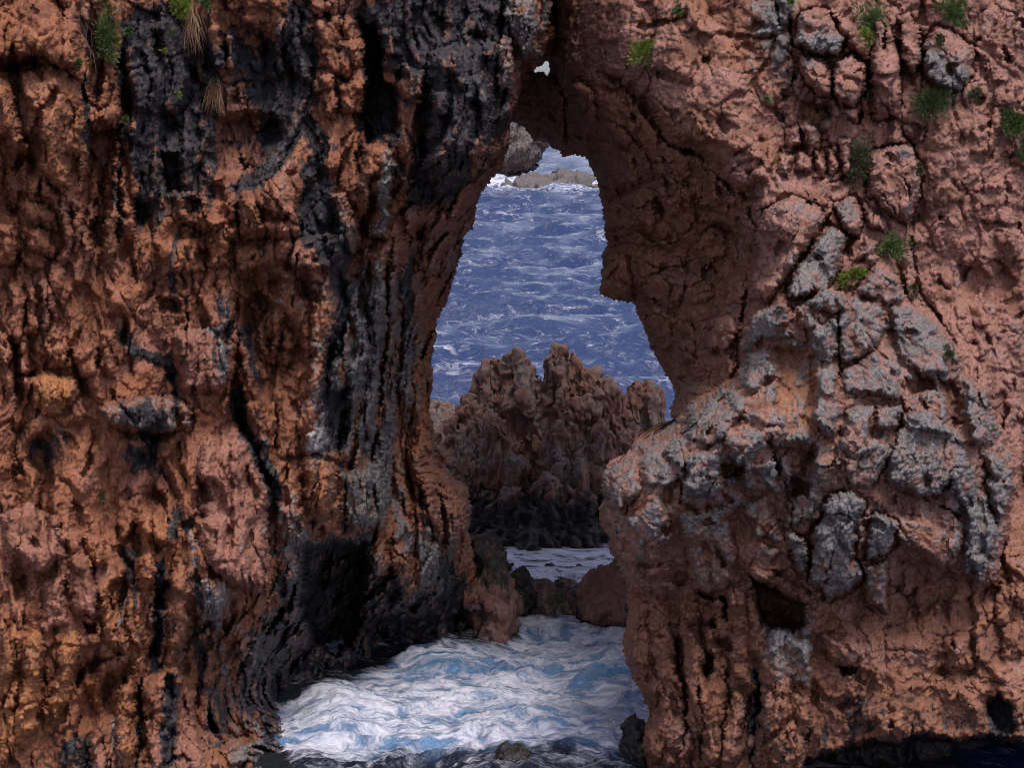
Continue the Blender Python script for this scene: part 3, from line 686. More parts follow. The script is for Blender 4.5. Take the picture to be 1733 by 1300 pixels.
# ------------------------------------------------ right rock: arch roof, wall and grey buttress
R_ctrl = [(2240, -330, 29), (2240, 500, 27.4), (2240, 1400, 25.2), (1500, -330, 28.6), (1000, -330, 29.6), (780, -330, 32), (780, -140, 32), (780, 150, 33.5), (874, 205, 32.8), (890, 120, 32.2), (932, 240, 32.0), (950, 200, 31.2), (930, 60, 31.2), (975, 60, 29.6), (990, 150, 29.3), (1000, 230, 30.0), (1008, 300, 30.6),
    (1022, 380, 30.6), (1018, 470, 30.2), (1050, 480, 29.6), (1075, 520, 30.2), (1110, 600, 30.2), (1145, 680, 29.8), (1060, 120, 28.0), (1060, 250, 28.6), (1100, 380, 28.9), (1180, 420, 28.7), (1180, 560, 28.2), (1215, 560, 27.2), (1210, 630, 27.6),
    (1250, 420, 28.0), (1240, 500, 27.7), (1060, -140, 28.2), (1200, -140, 27.6), (1200, 100, 26.9), (1180, 220, 26.9), (1270, 300, 26.5), (1290, 380, 25.9), (1280, 500, 25.7), (1400, 100, 26.7), (1400, -140, 27.5), (1600, 100, 27.0), (1600, -140, 27.8), (1733, 100, 27.2), (1873, -140, 28),
    (1733, 500, 27.0), (1620, 420, 27.0), (1500, 330, 26.5), (1400, 330, 26.3), (1400, 450, 25.7), (1590, 520, 26.6), (1400, 600, 25.2), (1280, 640, 25.3), (1180, 700, 25.4), (1090, 780, 25.4), (1040, 830, 25.5), (1250, 850, 24.9), (1400, 900, 24.7),
    (1100, 1000, 25.2), (1060, 1080, 25.5), (1095, 1200, 25.3), (1200, 1200, 24.8), (1095, 1300, 25.2), (1300, 1300, 24.6), (1550, 620, 25.5), (1650, 780, 25.4), (1730, 780, 26.4), (1700, 900, 25.6), (1600, 950, 25.0), (1733, 1050, 25.3), (1500, 1200, 24.4), (1700, 1220, 24.5), (1873, 900, 26), (1873, 1300, 24.8), (1873, 400, 27.6), (1095, 1420, 25.2), (1500, 1420, 24.6)]
R_reg = [(770, -350), (2260, -350), (2260, 1440), (1100, 1440), (1096, 1300), (1088, 1265), (1091, 1241), (1102, 1207), (1091, 1186), (1074, 1148), (1057, 1113), (1057, 1072), (1063, 1044), (1063, 999),
    (1046, 950), (1032, 933), (1034, 912), (1017, 885), (1015, 860), (1029, 845), (1020, 830), (1022, 800), (1035, 785), (1050, 780), (1067, 765), (1075, 745), (1105, 740), (1128, 726), (1150, 719), (1139, 704),
    (1136, 690), (1145, 670), (1140, 650), (1128, 636), (1119, 618), (1105, 595), (1095, 565), (1085, 540), (1073, 515), (1060, 510), (1030, 505), (1016, 495), (1019, 460), (1020, 427), (1030, 410), (1022, 380), (1020, 340),
    (1012, 310), (1001, 283), (995, 270), (982, 260), (971, 258), (959, 262), (933, 250), (928, 236), (927, 226), (914, 234), (905, 237), (891, 217), (874, 205), (770, 190)]
RS = Sheet(axis(770, 850, 1745, 2240, STEP, 4), axis(-330, -12, 1312, 1430, STEP, 4), R_ctrl, R_reg, 51.0)
q = RS; RS.gw = 0.55; RS.hs = 1.3
hole = [(903, 111), (912, 112), (921, 106), (928, 101), (930, 107), (932, 116), (929, 127), (924, 127), (921, 120), (903, 121)]
q.reg = np.minimum(q.reg, -poly_sdf(hole, q.X, q.Y))
# arch roof and inner wall
q.lab[(q.X < 1000) & (q.Y < 300)] = 1; q.parts.append('roof'); q.plabel.append('dark brown underside of the arch behind the sky hole')
q.block([(935, -30), (975, -30), (985, 60), (975, 130), (950, 120), (940, 50)], 0.2, 16, 0.7)
q.block([(964, 142), (985, 136), (1010, 160), (1012, 200), (998, 214), (975, 196)], 0.30, 10, 0.6, part='boulder')
q.groove([(935, 120), (955, 170), (960, 250)], 6, 0.3); q.groove([(905, 150), (920, 190), (905, 230)], 4, 0.15); q.groove([(890, 170), (915, 180), (940, 172)], 4, 0.15)
q.groove([(975, 130), (1000, 150), (1012, 205)], 5, 0.2)
q.block([(980, -30), (1120, -30), (1240, 60), (1280, 200), (1300, 300), (1250, 325), (1190, 260), (1130, 240), (1080, 150), (1000, 100), (985, 50)], 0.35, 26, 0.5, (0.0, 0.12), part='overhang', label='pink pitted brow over the arch', pink=0.25)
q.groove([(1010, 120), (1050, 140), (1090, 180), (1130, 245), (1190, 262), (1240, 330), (1290, 340)], 11, 0.3)
q.groove([(1020, 200), (1060, 215), (1100, 260), (1150, 280)], 6, 0.15)
for pts, hh in (([(1010, 150), (1060, 165), (1085, 215), (1060, 250), (1015, 230)], .24), ([(1015, 240), (1070, 255), (1080, 310), (1040, 330), (1015, 300)], .24), ([(1030, 340), (1090, 320), (1120, 350), (1100, 400), (1040, 400)], .26),
        ([(1105, 320), (1160, 310), (1180, 350), (1130, 370)], .2), ([(1170, 400), (1225, 395), (1235, 430), (1190, 450)], .24), ([(1140, 470), (1190, 455), (1210, 500), (1160, 520)], .22), ([(1085, 500), (1130, 520), (1140, 580), (1105, 560)], .2), ([(1180, 270), (1240, 300), (1255, 350), (1200, 340)], .2), ([(1230, 470), (1262, 460), (1262, 520), (1225, 520)], .2)):
    q.block(pts, hh, 10, 0.6, part='boulder')
q.block([(1019, 430), (1066, 425), (1072, 512), (1032, 504), (1018, 490)], 0.30, 9, 0.3, part='boulder', ochre=0.2)
q.groove([(1068, 430), (1070, 470), (1068, 510)], 4, 0.3); q.groove([(1070, 478), (1100, 484)], 3, 0.15)
q.block([(1178, 548), (1200, 540), (1240, 530), (1248, 560), (1238, 596), (1200, 600), (1186, 575)], 0.42, 9, 0.5, (0.04, 0), part='boulder', label='lit pink block jutting from the inner arch wall', pink=0.6)
q.block([(1148, 570), (1176, 575), (1180, 610), (1150, 610)], 0.26, 9, 0.6, pink=0.3)
q.block([(1172, 605), (1240, 605), (1248, 640), (1205, 656), (1172, 640)], 0.3, 10, 0.6)
q.block([(1162, 648), (1200, 645), (1208, 664), (1165, 668)], 0.3, 7, 0.5, pink=0.4)
# grey streak and upper blocks
q.stain([(1275, -30), (1340, -30), (1345, 60), (1330, 160), (1320, 170), (1318, 100), (1280, 60)], 12, grey=0.85, black=0.12)
q.stain([(1262, 80), (1290, 80), (1296, 160), (1272, 160)], 12, pale=0.5, grey=0.3)
q.groove([(1335, 0), (1345, 80), (1340, 160)], 6, 0.2)
q.block([(1356, 14), (1396, 10), (1431, 66), (1418, 94), (1376, 90), (1348, 76)], 0.40, 9, 0.35, (0, 0.10), crack=0.12, part='boulder', label='pink block with a dark grey lower face', pink=0.4)
q.stain([(1362, 52), (1400, 60), (1428, 70), (1416, 94), (1376, 90), (1362, 74)], 5, grey=1.1, black=0.2)
q.block([(1350, 90), (1392, 96), (1410, 118), (1404, 166), (1376, 150), (1352, 118)], 0.32, 10, 0.6, crack=0.1, part='boulder')
q.block([(1411, 104), (1440, 90), (1464, 110), (1464, 150), (1446, 184), (1420, 176), (1408, 150)], 0.38, 10, 0.6, crack=0.12, part='boulder', pink=0.4)
q.block([(1420, 26), (1450, 36), (1466, 100), (1440, 92), (1424, 66)], 0.22, 9, 0.6, part='boulder')
q.groove([(1469, 30), (1470, 100), (1464, 160), (1452, 210)], 7, 0.4)
q.block([(1474, 36), (1498, 30), (1526, 80), (1528, 130), (1520, 200), (1476, 205), (1470, 130)], 0.28, 12, 0.6, crack=0.08, part='boulder', pink=0.4)
q.groove([(1496, 40), (1498, 90)], 5, 0.25)
q.block([(1524, 30), (1545, 14), (1560, 50), (1558, 110), (1545, 140), (1530, 100)], 0.26, 10, 0.6, crack=0.1, part='boulder', pink=0.5)
q.block([(1560, 70), (1585, 40), (1612, 55), (1645, 80), (1644, 120), (1625, 152), (1590, 150), (1562, 130)], 0.36, 12, 0.5, (-0.06, 0.05), crack=0.12, part='boulder', label='pink boulder with a charcoal lichen face', pink=0.5)
q.stain([(1563, 82), (1600, 90), (1640, 105), (1632, 150), (1590, 152), (1562, 130)], 7, grey=0.95, black=0.15)
q.groove([(1556, 40), (1560, 80), (1558, 150)], 4, 0.25); q.groove([(1590, 60), (1594, 80)], 5, 0.25)
q.cave([(1356, 165), (1408, 175), (1412, 205), (1385, 222), (1350, 200)], 0.22, 12, ochre=0.6)
q.stain([(1322, 180), (1350, 185), (1350, 200), (1322, 196)], 8, black=0.7); q.stain([(1392, 185), (1412, 190), (1410, 220), (1390, 215)], 8, black=0.7)
for pts in ([(1328, 212), (1350, 206), (1352, 250), (1330, 252)], [(1352, 208), (1386, 214), (1392, 250), (1362, 262)], [(1346, 256), (1372, 262), (1374, 290), (1350, 290)], [(1375, 250), (1396, 260), (1394, 296), (1378, 298)], [(1322, 256), (1346, 262), (1340, 300), (1318, 290)], [(1396, 250), (1412, 245), (1414, 290), (1400, 296)], [(1420, 236), (1440, 240), (1436, 300), (1420, 290)]):
    q.block(pts, 0.18, 7, 0.7, crack=0.05, part='boulder')
q.block([(1430, 180), (1450, 185), (1450, 205), (1430, 205)], 0.2, 6, 0.7, part='boulder')
q.groove([(1395, 310), (1430, 300), (1466, 260), (1500, 250), (1535, 240)], 5, 0.2)
q.block([(1468, 258), (1500, 250), (1536, 240), (1560, 280), (1556, 340), (1536, 384), (1500, 365), (1470, 330)], 0.34, 12, 0.5, crack=0.12, part='boulder', label='rounded pink boulder split by branching cracks', pink=0.5, grey=0.12, flat=0.3)
q.groove([(1500, 250), (1520, 290), (1540, 330), (1536, 370)], 2.5, 0.12); q.groove([(1520, 290), (1550, 272)], 2.5, 0.1); q.groove([(1480, 320), (1510, 355), (1530, 380)], 2.5, 0.12)
q.groove([(1520, 200), (1530, 230), (1545, 250), (1556, 300), (1545, 370), (1535, 440)], 4, 0.16)
q.groove([(1535, 195), (1525, 160), (1532, 240)], 3, 0.12); q.groove([(1570, 215), (1562, 245)], 3, 0.12)
q.block([(1570, 175), (1640, 185), (1690, 230), (1720, 300), (1733, 420), (1680, 470), (1600, 430), (1560, 400), (1566, 290)], 0.22, 30, 0.6, pink=0.35, flat=0.25, part='boulder')
q.groove([(1596, 290), (1640, 330), (1660, 400), (1650, 460)], 8, 0.05)
q.cave([(1584, 360), (1600, 358), (1598, 374), (1586, 372)], 0.12, 5)
q.groove([(1640, 0), (1650, 100), (1690, 180), (1733, 250)], 8, 0.06)
# big pink block and grey diamond
q.block([(1280, 400), (1300, 350), (1340, 330), (1385, 345), (1400, 372), (1372, 420), (1340, 460), (1300, 510), (1268, 510), (1266, 460)], 0.34, 14, 0.4, (-0.08, 0), crack=0.1, part='boulder', pink=0.5)
q.stain([(1312, 350), (1345, 345), (1370, 370), (1340, 400), (1310, 380)], 10, grey=0.5)
q.block([(1376, 408), (1405, 378), (1432, 400), (1424, 450), (1400, 490), (1360, 505), (1330, 505), (1344, 450)], 0.36, 9, 0.4, crack=0.1, part='boulder', label='smooth grey lichen diamond shaped block', grey=0.75)
q.groove([(1410, 350), (1380, 400), (1345, 450), (1325, 500)], 4, 0.22)
q.block([(1410, 340), (1450, 330), (1462, 370), (1450, 410), (1425, 390)], 0.26, 9, 0.6, crack=0.1, grey=0.4, part='boulder')
q.block([(1455, 340), (1500, 372), (1505, 392), (1470, 388)], 0.2, 8, 0.6, crack=0.06, part='boulder')
q.cave([(1425, 395), (1450, 400), (1440, 440), (1420, 430)], 0.2, 8, ochre=0.4)
q.block([(1462, 402), (1490, 410), (1486, 446), (1455, 440)], 0.2, 9, 0.7, part='boulder')
q.block([(1518, 430), (1540, 420), (1556, 470), (1552, 520), (1536, 510)], 0.22, 9, 0.5, part='boulder')
q.groove([(1540, 420), (1550, 480), (1590, 545), (1630, 590)], 6, 0.18)
# the grey buttress
butt = [(1261, 539), (1290, 520), (1323, 498), (1345, 520), (1362, 512), (1396, 480), (1430, 498), (1445, 494), (1466, 462), (1486, 446), (1524, 470), (1538, 508), (1583, 539), (1612, 570), (1626, 600), (1632, 629), (1676, 655), (1690, 712), (1716, 771), (1718, 823), (1706, 880),
    (1690, 985), (1640, 1010), (1560, 1060), (1450, 1050), (1375, 1075), (1280, 1060), (1170, 1020), (1060, 1010), (1010, 880), (1010, 780), (1080, 735), (1150, 700), (1162, 672), (1245, 640)]
w_ = q.win(butt, 30); d_ = poly_sdf(butt, q.wx[w_], q.wy[w_])
q.H[w_] += 0.52 * sstep(-2, 12, d_) * sstep(1090, 900, q.Y[w_]); q.m['grey'][w_] += 0.36 * sstep(0, 20, d_) * sstep(1000, 860, q.Y[w_]); q.m['pink'][w_] += 0.2 * sstep(0, 20, d_)
q.parts.append('buttress'); q.plabel.append('grey lichened pink buttress standing out from the wall'); q.lab[w_] = np.where(d_ > 0, len(q.parts) - 1, q.lab[w_])
GS = [([(1262, 545), (1322, 502), (1340, 525), (1350, 570), (1310, 580), (1290, 575), (1262, 600)], .28, .75), ([(1340, 500), (1372, 530), (1390, 560), (1360, 560)], .22, .35), ([(1362, 512), (1395, 484), (1430, 500), (1440, 525), (1400, 535)], .26, .35),
    ([(1486, 448), (1522, 472), (1536, 510), (1500, 520), (1460, 500), (1450, 490)], .28, .25), ([(1400, 545), (1450, 505), (1490, 510), (1500, 560), (1470, 600), (1424, 620), (1420, 580)], .26, .7), ([(1505, 515), (1560, 525), (1600, 560), (1628, 610), (1600, 634), (1560, 640), (1520, 600)], .28, .65),
    ([(1424, 625), (1480, 600), (1525, 620), (1530, 676), (1470, 668), (1430, 662)], .26, .7), ([(1370, 560), (1415, 540), (1420, 600), (1400, 620), (1370, 590)], .24, .7), ([(1262, 605), (1300, 580), (1306, 640), (1270, 670), (1256, 650)], .22, .7),
    ([(1380, 620), (1415, 630), (1420, 700), (1400, 745), (1378, 700)], .24, .5), ([(1430, 690), (1478, 684), (1480, 760), (1440, 780), (1420, 740)], .20, .15), ([(1480, 684), (1524, 684), (1520, 726), (1484, 724)], .26, .1), ([(1430, 780), (1480, 740), (1512, 760), (1480, 830), (1440, 820)], .18, .3),
    ([(1530, 700), (1570, 696), (1620, 730), (1642, 790), (1620, 830), (1560, 850), (1510, 820), (1500, 770)], .36, .8), ([(1628, 632), (1672, 660), (1688, 710), (1680, 752), (1645, 755), (1632, 700)], .30, .45), ([(1610, 800), (1650, 790), (1668, 830), (1690, 900), (1660, 985), (1630, 980), (1630, 880)], .28, .6), ([(1668, 770), (1700, 765), (1718, 800), (1712, 870), (1690, 890), (1672, 830)], .28, .6),
    ([(1160, 690), (1240, 655), (1262, 680), (1240, 730), (1200, 760), (1160, 740)], .26, .75), ([(1080, 750), (1150, 730), (1170, 780), (1140, 830), (1090, 820)], .26, .7), ([(1022, 800), (1075, 770), (1085, 830), (1060, 870), (1020, 860)], .24, .25), ([(1160, 765), (1215, 760), (1225, 830), (1190, 870), (1150, 850)], .26, .75),
    ([(1230, 740), (1280, 720), (1320, 770), (1310, 830), (1260, 830)], .24, .45), ([(1060, 875), (1120, 840), (1140, 900), (1110, 960), (1065, 950)], .22, .35), ([(1150, 870), (1220, 860), (1245, 930), (1240, 985), (1200, 1010), (1165, 980)], .28, .75), ([(1080, 960), (1140, 950), (1150, 1010), (1090, 1020)], .16, .4), ([(1255, 850), (1300, 840), (1320, 900), (1280, 920)], .16, .1),
    ([(1330, 900), (1365, 915), (1372, 975), (1345, 968), (1335, 930)], .2, .5)]
for pts, h, g in GS: q.block(pts, h * 0.85, 9, 0.35, crack=0.02, part='boulder', grey=g * 0.36)
q.cave([(1302, 580), (1345, 580), (1385, 600), (1390, 670), (1372, 735), (1330, 740), (1310, 690), (1308, 630)], 0.26, 16, ochre=0.55, amp=0.5, part='hollow', label='smooth orange hollow worn in the buttress')
q.block([(1310, 690), (1350, 665), (1376, 690), (1370, 740), (1330, 750)], 0.16, 12, 0.6, ochre=0.3)
q.cave([(1325, 750), (1378, 745), (1384, 800), (1368, 845), (1340, 845), (1328, 790)], 0.24, 14, ochre=0.35)
q.cave([(1532, 640), (1584, 640), (1590, 662), (1540, 668)], 0.26, 8, ochre=0.6, amp=0.4)
q.cave([(1590, 640), (1622, 640), (1632, 690), (1612, 740), (1600, 690)], 0.25, 10, ochre=0.4, amp=0.5)
q.cave([(1216, 784), (1258, 780), (1260, 806), (1225, 812)], 0.4, 8)
q.cave([(1338, 815), (1375, 820), (1370, 845), (1340, 846)], 0.3, 6)
q.groove([(1417, 505), (1420, 580), (1422, 667)], 3, 0.16); q.groove([(1424, 671), (1470, 668), (1528, 681)], 3, 0.18); q.groove([(1528, 681), (1517, 747), (1483, 830)], 4, 0.25); q.groove([(1300, 725), (1318, 800), (1345, 860), (1342, 905)], 5, 0.25); q.groove([(1568, 845), (1610, 820), (1625, 800)], 6, 0.3)
q.groove([(1150, 740), (1160, 800), (1150, 860)], 5, 0.2); q.groove([(1245, 650), (1250, 580), (1262, 520), (1268, 450)], 8, 0.3)
# slabs, cave and brow of the lower right
q.block([(1393, 850), (1400, 836), (1440, 826), (1468, 850), (1462, 872), (1446, 902), (1446, 940), (1460, 972), (1431, 1002), (1403, 1020), (1393, 1002), (1368, 982), (1372, 909), (1389, 874)], 0.42, 9, 0.3, (-0.05, 0.03), crack=0.12, part='slab', label='tall grey slab hanging beside the cave', grey=0.62, flat=0.4)
q.groove([(1389, 875), (1420, 872), (1450, 890)], 2.5, 0.12); q.groove([(1412, 925), (1406, 960), (1396, 990)], 2.5, 0.1)
q.block([(1478, 872), (1517, 886), (1514, 923), (1497, 943), (1460, 947), (1466, 912)], 0.36, 7, 0.3, crack=0.12, part='slab', label='small grey slab right of the tall one', grey=0.5, flat=0.4)
q.block([(1462, 955), (1500, 950), (1507, 1000), (1500, 1040), (1470, 1025), (1456, 990)], 0.3, 8, 0.4, crack=0.08, part='slab', grey=0.4, flat=0.3)
q.block([(1338, 900), (1366, 915), (1370, 975), (1350, 980), (1340, 940)], 0.2, 8, 0.6, crack=0.08, grey=0.3)
q.cave([(1271, 971), (1296, 985), (1334, 1010), (1368, 1023), (1366, 1060), (1340, 1074), (1305, 1066), (1286, 1056), (1277, 1030)], 1.1, 11, part='cave', label='dark square mouthed cave in the right rock')
q.ridge([(1272, 962), (1310, 985), (1345, 1008), (1375, 1015)], 12, 0.2)
q.cave([(1413, 1128), (1436, 1125), (1456, 1132), (1450, 1142), (1420, 1140)], 0.4, 5)
q.block([(1395, 1075), (1430, 1070), (1452, 1090), (1445, 1120), (1410, 1124), (1392, 1100)], 0.22, 10, 0.8, part='boulder')
q.block([(1500, 870), (1560, 880), (1625, 900), (1630, 920), (1590, 960), (1540, 930), (1515, 920)], 0.26, 12, 0.5, (0, 0.06), part='overhang', flat=0.5, ochre=0.25, pink=0.3)
q.cave([(1500, 950), (1530, 930), (1580, 965), (1630, 935), (1630, 1010), (1560, 1060), (1500, 1060)], 0.22, 22, flat=None) if False else q.cave([(1510, 950), (1535, 930), (1580, 965), (1628, 935), (1625, 1010), (1560, 1060), (1505, 1060)], 0.22, 22)
q.stain([(1626, 850), (1680, 850), (1686, 930), (1655, 985), (1625, 985)], 10, grey=0.55)
q.groove([(1560, 845), (1600, 860), (1625, 885)], 4, 0.25)
for pts in ([(1640, 940), (1690, 930), (1680, 990), (1650, 1000)], [(1700, 950), (1745, 950), (1745, 1040), (1705, 1020)], [(1690, 980), (1712, 990), (1705, 1060), (1680, 1050)], [(1690, 1060), (1733, 1050), (1740, 1110), (1700, 1115)], [(1600, 1080), (1640, 1070), (1650, 1130), (1605, 1140)]):
    q.block(pts, 0.17, 12, 0.7, crack=0.02, part='boulder', ochre=0.2)
# stump and legs of the pillar
q.block([(1304, 1070), (1330, 1062), (1345, 1080), (1372, 1080), (1374, 1150), (1368, 1240), (1360, 1310), (1290, 1310), (1285, 1200), (1290, 1120)], 0.40, 10, 0.4, (0.05, 0), part='stump', label='grey topped fibrous rock stump below the cave')
q.stain([(1300, 1062), (1374, 1070), (1374, 1130), (1340, 1165), (1300, 1140)], 10, grey=0.7)
q.streak([(1278, 1120), (1280, 1200), (1270, 1300)], 9, black=0.75, grey=0.2); q.groove([(1280, 1110), (1282, 1200), (1272, 1300)], 7, 0.25)
for i, x in enumerate((1298, 1312, 1326, 1340, 1356)): q.groove([(x, 1130 + 12 * (i % 3)), (x - 4, 1200), (x - 10, 1300)], 2.6, 0.07)
for pts, wd, hh in (([(1110, 1020), (1120, 1100), (1140, 1180), (1130, 1260)], 20, .2), ([(1165, 1020), (1170, 1090), (1185, 1180), (1170, 1240)], 17, .22), ([(1200, 1060), (1205, 1110)], 12, .15), ([(1215, 1150), (1200, 1230), (1205, 1300)], 18, .2), ([(1250, 1080), (1255, 1150), (1240, 1240), (1230, 1300)], 18, .2), ([(1080, 1060), (1090, 1130), (1110, 1180)], 16, .16), ([(1245, 1000), (1250, 1070)], 14, .2)):
    q.ridge(pts, wd, hh, part='column')
q.block([(1130, 1240), (1160, 1225), (1172, 1260), (1165, 1300), (1125, 1300)], 0.2, 10, 0.7, part='boulder', pink=0.4); q.block([(1098, 1235), (1122, 1225), (1122, 1290), (1095, 1300)], 0.15, 10, 0.7, part='boulder')
q.cave([(1186, 1118), (1200, 1112), (1208, 1130), (1196, 1148), (1186, 1144)], 0.5, 5); q.cave([(1138, 1078), (1150, 1074), (1154, 1140), (1142, 1142)], 0.3, 6); q.cave([(1222, 1008), (1232, 1010), (1230, 1050), (1222, 1048)], 0.45, 4); q.cave([(1180, 1000), (1215, 1010), (1205, 1020), (1182, 1014)], 0.3, 5); q.cave([(1197, 1055), (1215, 1050), (1212, 1066), (1198, 1066)], 0.3, 5)
q.groove([(1155, 1100), (1160, 1200), (1150, 1300)], 5, 0.2); q.groove([(1225, 1130), (1235, 1200), (1215, 1300)], 4, 0.2); q.groove([(1185, 1150), (1190, 1220), (1180, 1300)], 4, 0.18)
# sea notch under the right rock
notch = [(1335, 1330), (1360, 1292), (1389, 1269), (1445, 1259), (1500, 1254), (1535, 1248), (1566, 1241), (1618, 1252), (1673, 1245), (1733, 1252), (2260, 1250), (2260, 1460), (1330, 1460)]
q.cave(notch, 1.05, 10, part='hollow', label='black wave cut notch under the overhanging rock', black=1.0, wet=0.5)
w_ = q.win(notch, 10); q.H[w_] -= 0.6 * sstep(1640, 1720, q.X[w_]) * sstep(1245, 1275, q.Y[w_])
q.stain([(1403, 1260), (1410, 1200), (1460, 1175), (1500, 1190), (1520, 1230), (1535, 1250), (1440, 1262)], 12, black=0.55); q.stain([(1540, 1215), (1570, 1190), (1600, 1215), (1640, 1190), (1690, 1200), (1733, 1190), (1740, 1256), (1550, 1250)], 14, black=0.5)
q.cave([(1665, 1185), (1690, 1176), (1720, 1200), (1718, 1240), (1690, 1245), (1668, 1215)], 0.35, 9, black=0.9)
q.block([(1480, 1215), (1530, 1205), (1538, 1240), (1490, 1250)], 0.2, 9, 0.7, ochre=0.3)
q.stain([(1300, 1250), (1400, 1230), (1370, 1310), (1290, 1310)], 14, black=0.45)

def meso_right(s, x, y, z):
    wx = x + 0.14 * noise(x * 1.5, y * 1.5, z * 1.5) + 0.04 * noise(x * 5, y * 5, z * 5); wz = z + 0.14 * noise(x * 1.5 + 9, y * 1.5, z * 1.5) + 0.04 * noise(x * 5 + 3, y * 5, z * 5); wy = y
    h = 0.20 * fbm(x * 0.9, y * 0.9, z * 0.9, 3)
    f1, q1 = facet(wx * 1.35, wy * 0.35, wz * 1.0, tilt=0.9, off=0.4, ew=0.10)
    f2, q2 = facet(wx * 3.6 + 3, wy * 0.9, wz * 2.7, tilt=0.9, off=0.5, ew=0.14)
    f3, q3 = facet(wx * 8.5 + 9, wy * 2.5, wz * 7, tilt=1.0, off=0.4, ew=0.18)
    h = h + 0.24 * f1 + 0.15 * f2 * (0.25 + 0.9 * q1) + 0.065 * f3 * (0.25 + q2)
    h = h + 0.16 * (ridged(wx * 2.2, wy * 0.7, wz * 1.2 + 4, 4, gain=0.55) - 0.5)
    n = noise(wx * 4.6 + 40, wy * 1.5, wz * 4.2)
    h = h - 0.18 * sstep(0.32, 0.58, n)
    # layered shadowed inner wall of the arch
    inn = sstep(1290, 1230, s.X) * sstep(240, 330, s.Y) * sstep(700, 640, s.Y)
    fi, qi = facet(wx * 2.6 + 0.8 * wz, wy * 0.5, wz * 4.2 - 0.5 * wx, tilt=1.1, off=0.7, ew=0.12)
    h = h + inn * 0.20 * (fi - 0.2)
    # fibrous vertical grain near the sea
    leg = sstep(1030, 1180, s.Y) * sstep(1480, 1380, s.X)
    h = h + leg * 0.08 * (ridged(wx * 7, wy * 5, wz * 1.1, 2) - 0.5)
    return h * (0.3 + 0.7 * s.amp)
def fine_right(s, V, N, X, Y):
    x, y, z = V[:, 0], V[:, 1], V[:, 2]
    rough = 0.2 + 0.9 * sstep(-0.2, 0.45, fbm(x * 1.4 + 90, y * 1.4, z * 1.4, 2))
    f4, q4 = facet(x * 19, y * 19, z * 16, tilt=1.0, off=0.4, ew=0.2)
    f = 0.022 * f4 + 0.052 * (ridged(x * 6, y * 6, z * 4.4, 4, gain=0.6) - 0.5) + 0.032 * fbm(x * 9, y * 9, z * 8, 3, gain=0.6)
    d, i = voro(x * 24, y * 24, z * 22)
    f = f - 0.032 * sstep(0.40, 0.12, d) * (_rnd[i, 3] > 0.4) * rough
    d, i = voro(x * 9 + 5, y * 9, z * 8)
    f = f - 0.075 * sstep(0.26, 0.10, d) * (_rnd[i, 3] > 0.7) * rough
    return f * (0.4 + 0.6 * s.amp.ravel())
q.m['pink'] += 0.30 + 0.45 * sstep(1200, 1420, q.X) * sstep(1000, 700, q.Y) + 0.5 * fbm(q.X / 140, q.Y / 140, 6.0, 2)
q.m['ochre'] += 0.22 * sstep(1290, 1200, q.X) * sstep(100, 260, q.Y) * sstep(720, 640, q.Y) + 0.22 + 0.25 * sstep(0.0, 0.5, noise(q.X / 90, q.Y / 90, 44.0))  # inner arch wall: warmer orange rock, colour also lightened for lack of sun
q.m['grey'] += 0.34 * sstep(0.05, 0.5, fbm(q.X / 75, q.Y / 75, 18.0, 3)) * sstep(1290, 1350, q.X) * sstep(1150, 900, q.Y)
q.m['grey'] = 0.35 * q.m['grey'] + 0.65 * blur(q.m['grey'], 11) * (1.0 + 0.5 * noise(q.X / 30, q.Y / 30, 3.0))
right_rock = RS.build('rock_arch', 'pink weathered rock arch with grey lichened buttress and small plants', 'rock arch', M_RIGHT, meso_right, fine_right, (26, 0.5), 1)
print('right', time.time() - T0)
# ---------------------------------------------------------------- free standing rocks in the water
def smin(a, b, k):
    h = np.clip(0.5 + 0.5 * (b - a) / k, 0, 1); return b + (a - b) * h - k * h * (1 - h)
def grid(lo, hi, h):
    ax = [np.arange(lo[i], hi[i] + h, h, dtype=F32) for i in range(3)]
    return np.meshgrid(*ax, indexing='ij')
def rock_attrs(V, N, black_z, blackness=1.0, pink=0.4, ochre=0.2, grey=0.2, wet_z=0.4, surf=0.0, crown=None, base=0.0):
    x, y, z = V[:, 0], V[:, 1], V[:, 2]
    n = fbm(x * 1.3, y * 1.3, z * 1.3, 3)
    bk = blackness * sstep(black_z + 0.5, black_z - 0.5, z + 0.5 * n)
    if crown is not None: bk = np.maximum(bk, 0.8 * sstep(crown - 0.35, crown + 0.25, z + 0.5 * n))
    bk = np.maximum(bk, base + 0.5 * base * n)
    gr = np.clip(grey + 0.25 * N[:, 2] + 0.4 * n, 0, 1)
    mk = np.stack([bk, gr, np.clip(pink + n, 0, 1), np.ones(len(V))], 1)
    mk2 = np.stack([surf * (0.52 + 0.8 * noise(x * 1.2, y * 0.5, z * 0.35)), np.clip(ochre + 0.8 * noise(x * 1.1 + 5, y, z), 0, 1), sstep(wet_z + 0.3, wet_z - 0.3, z), np.ones(len(V))], 1)
    return {'mask': mk, 'mask2': mk2}

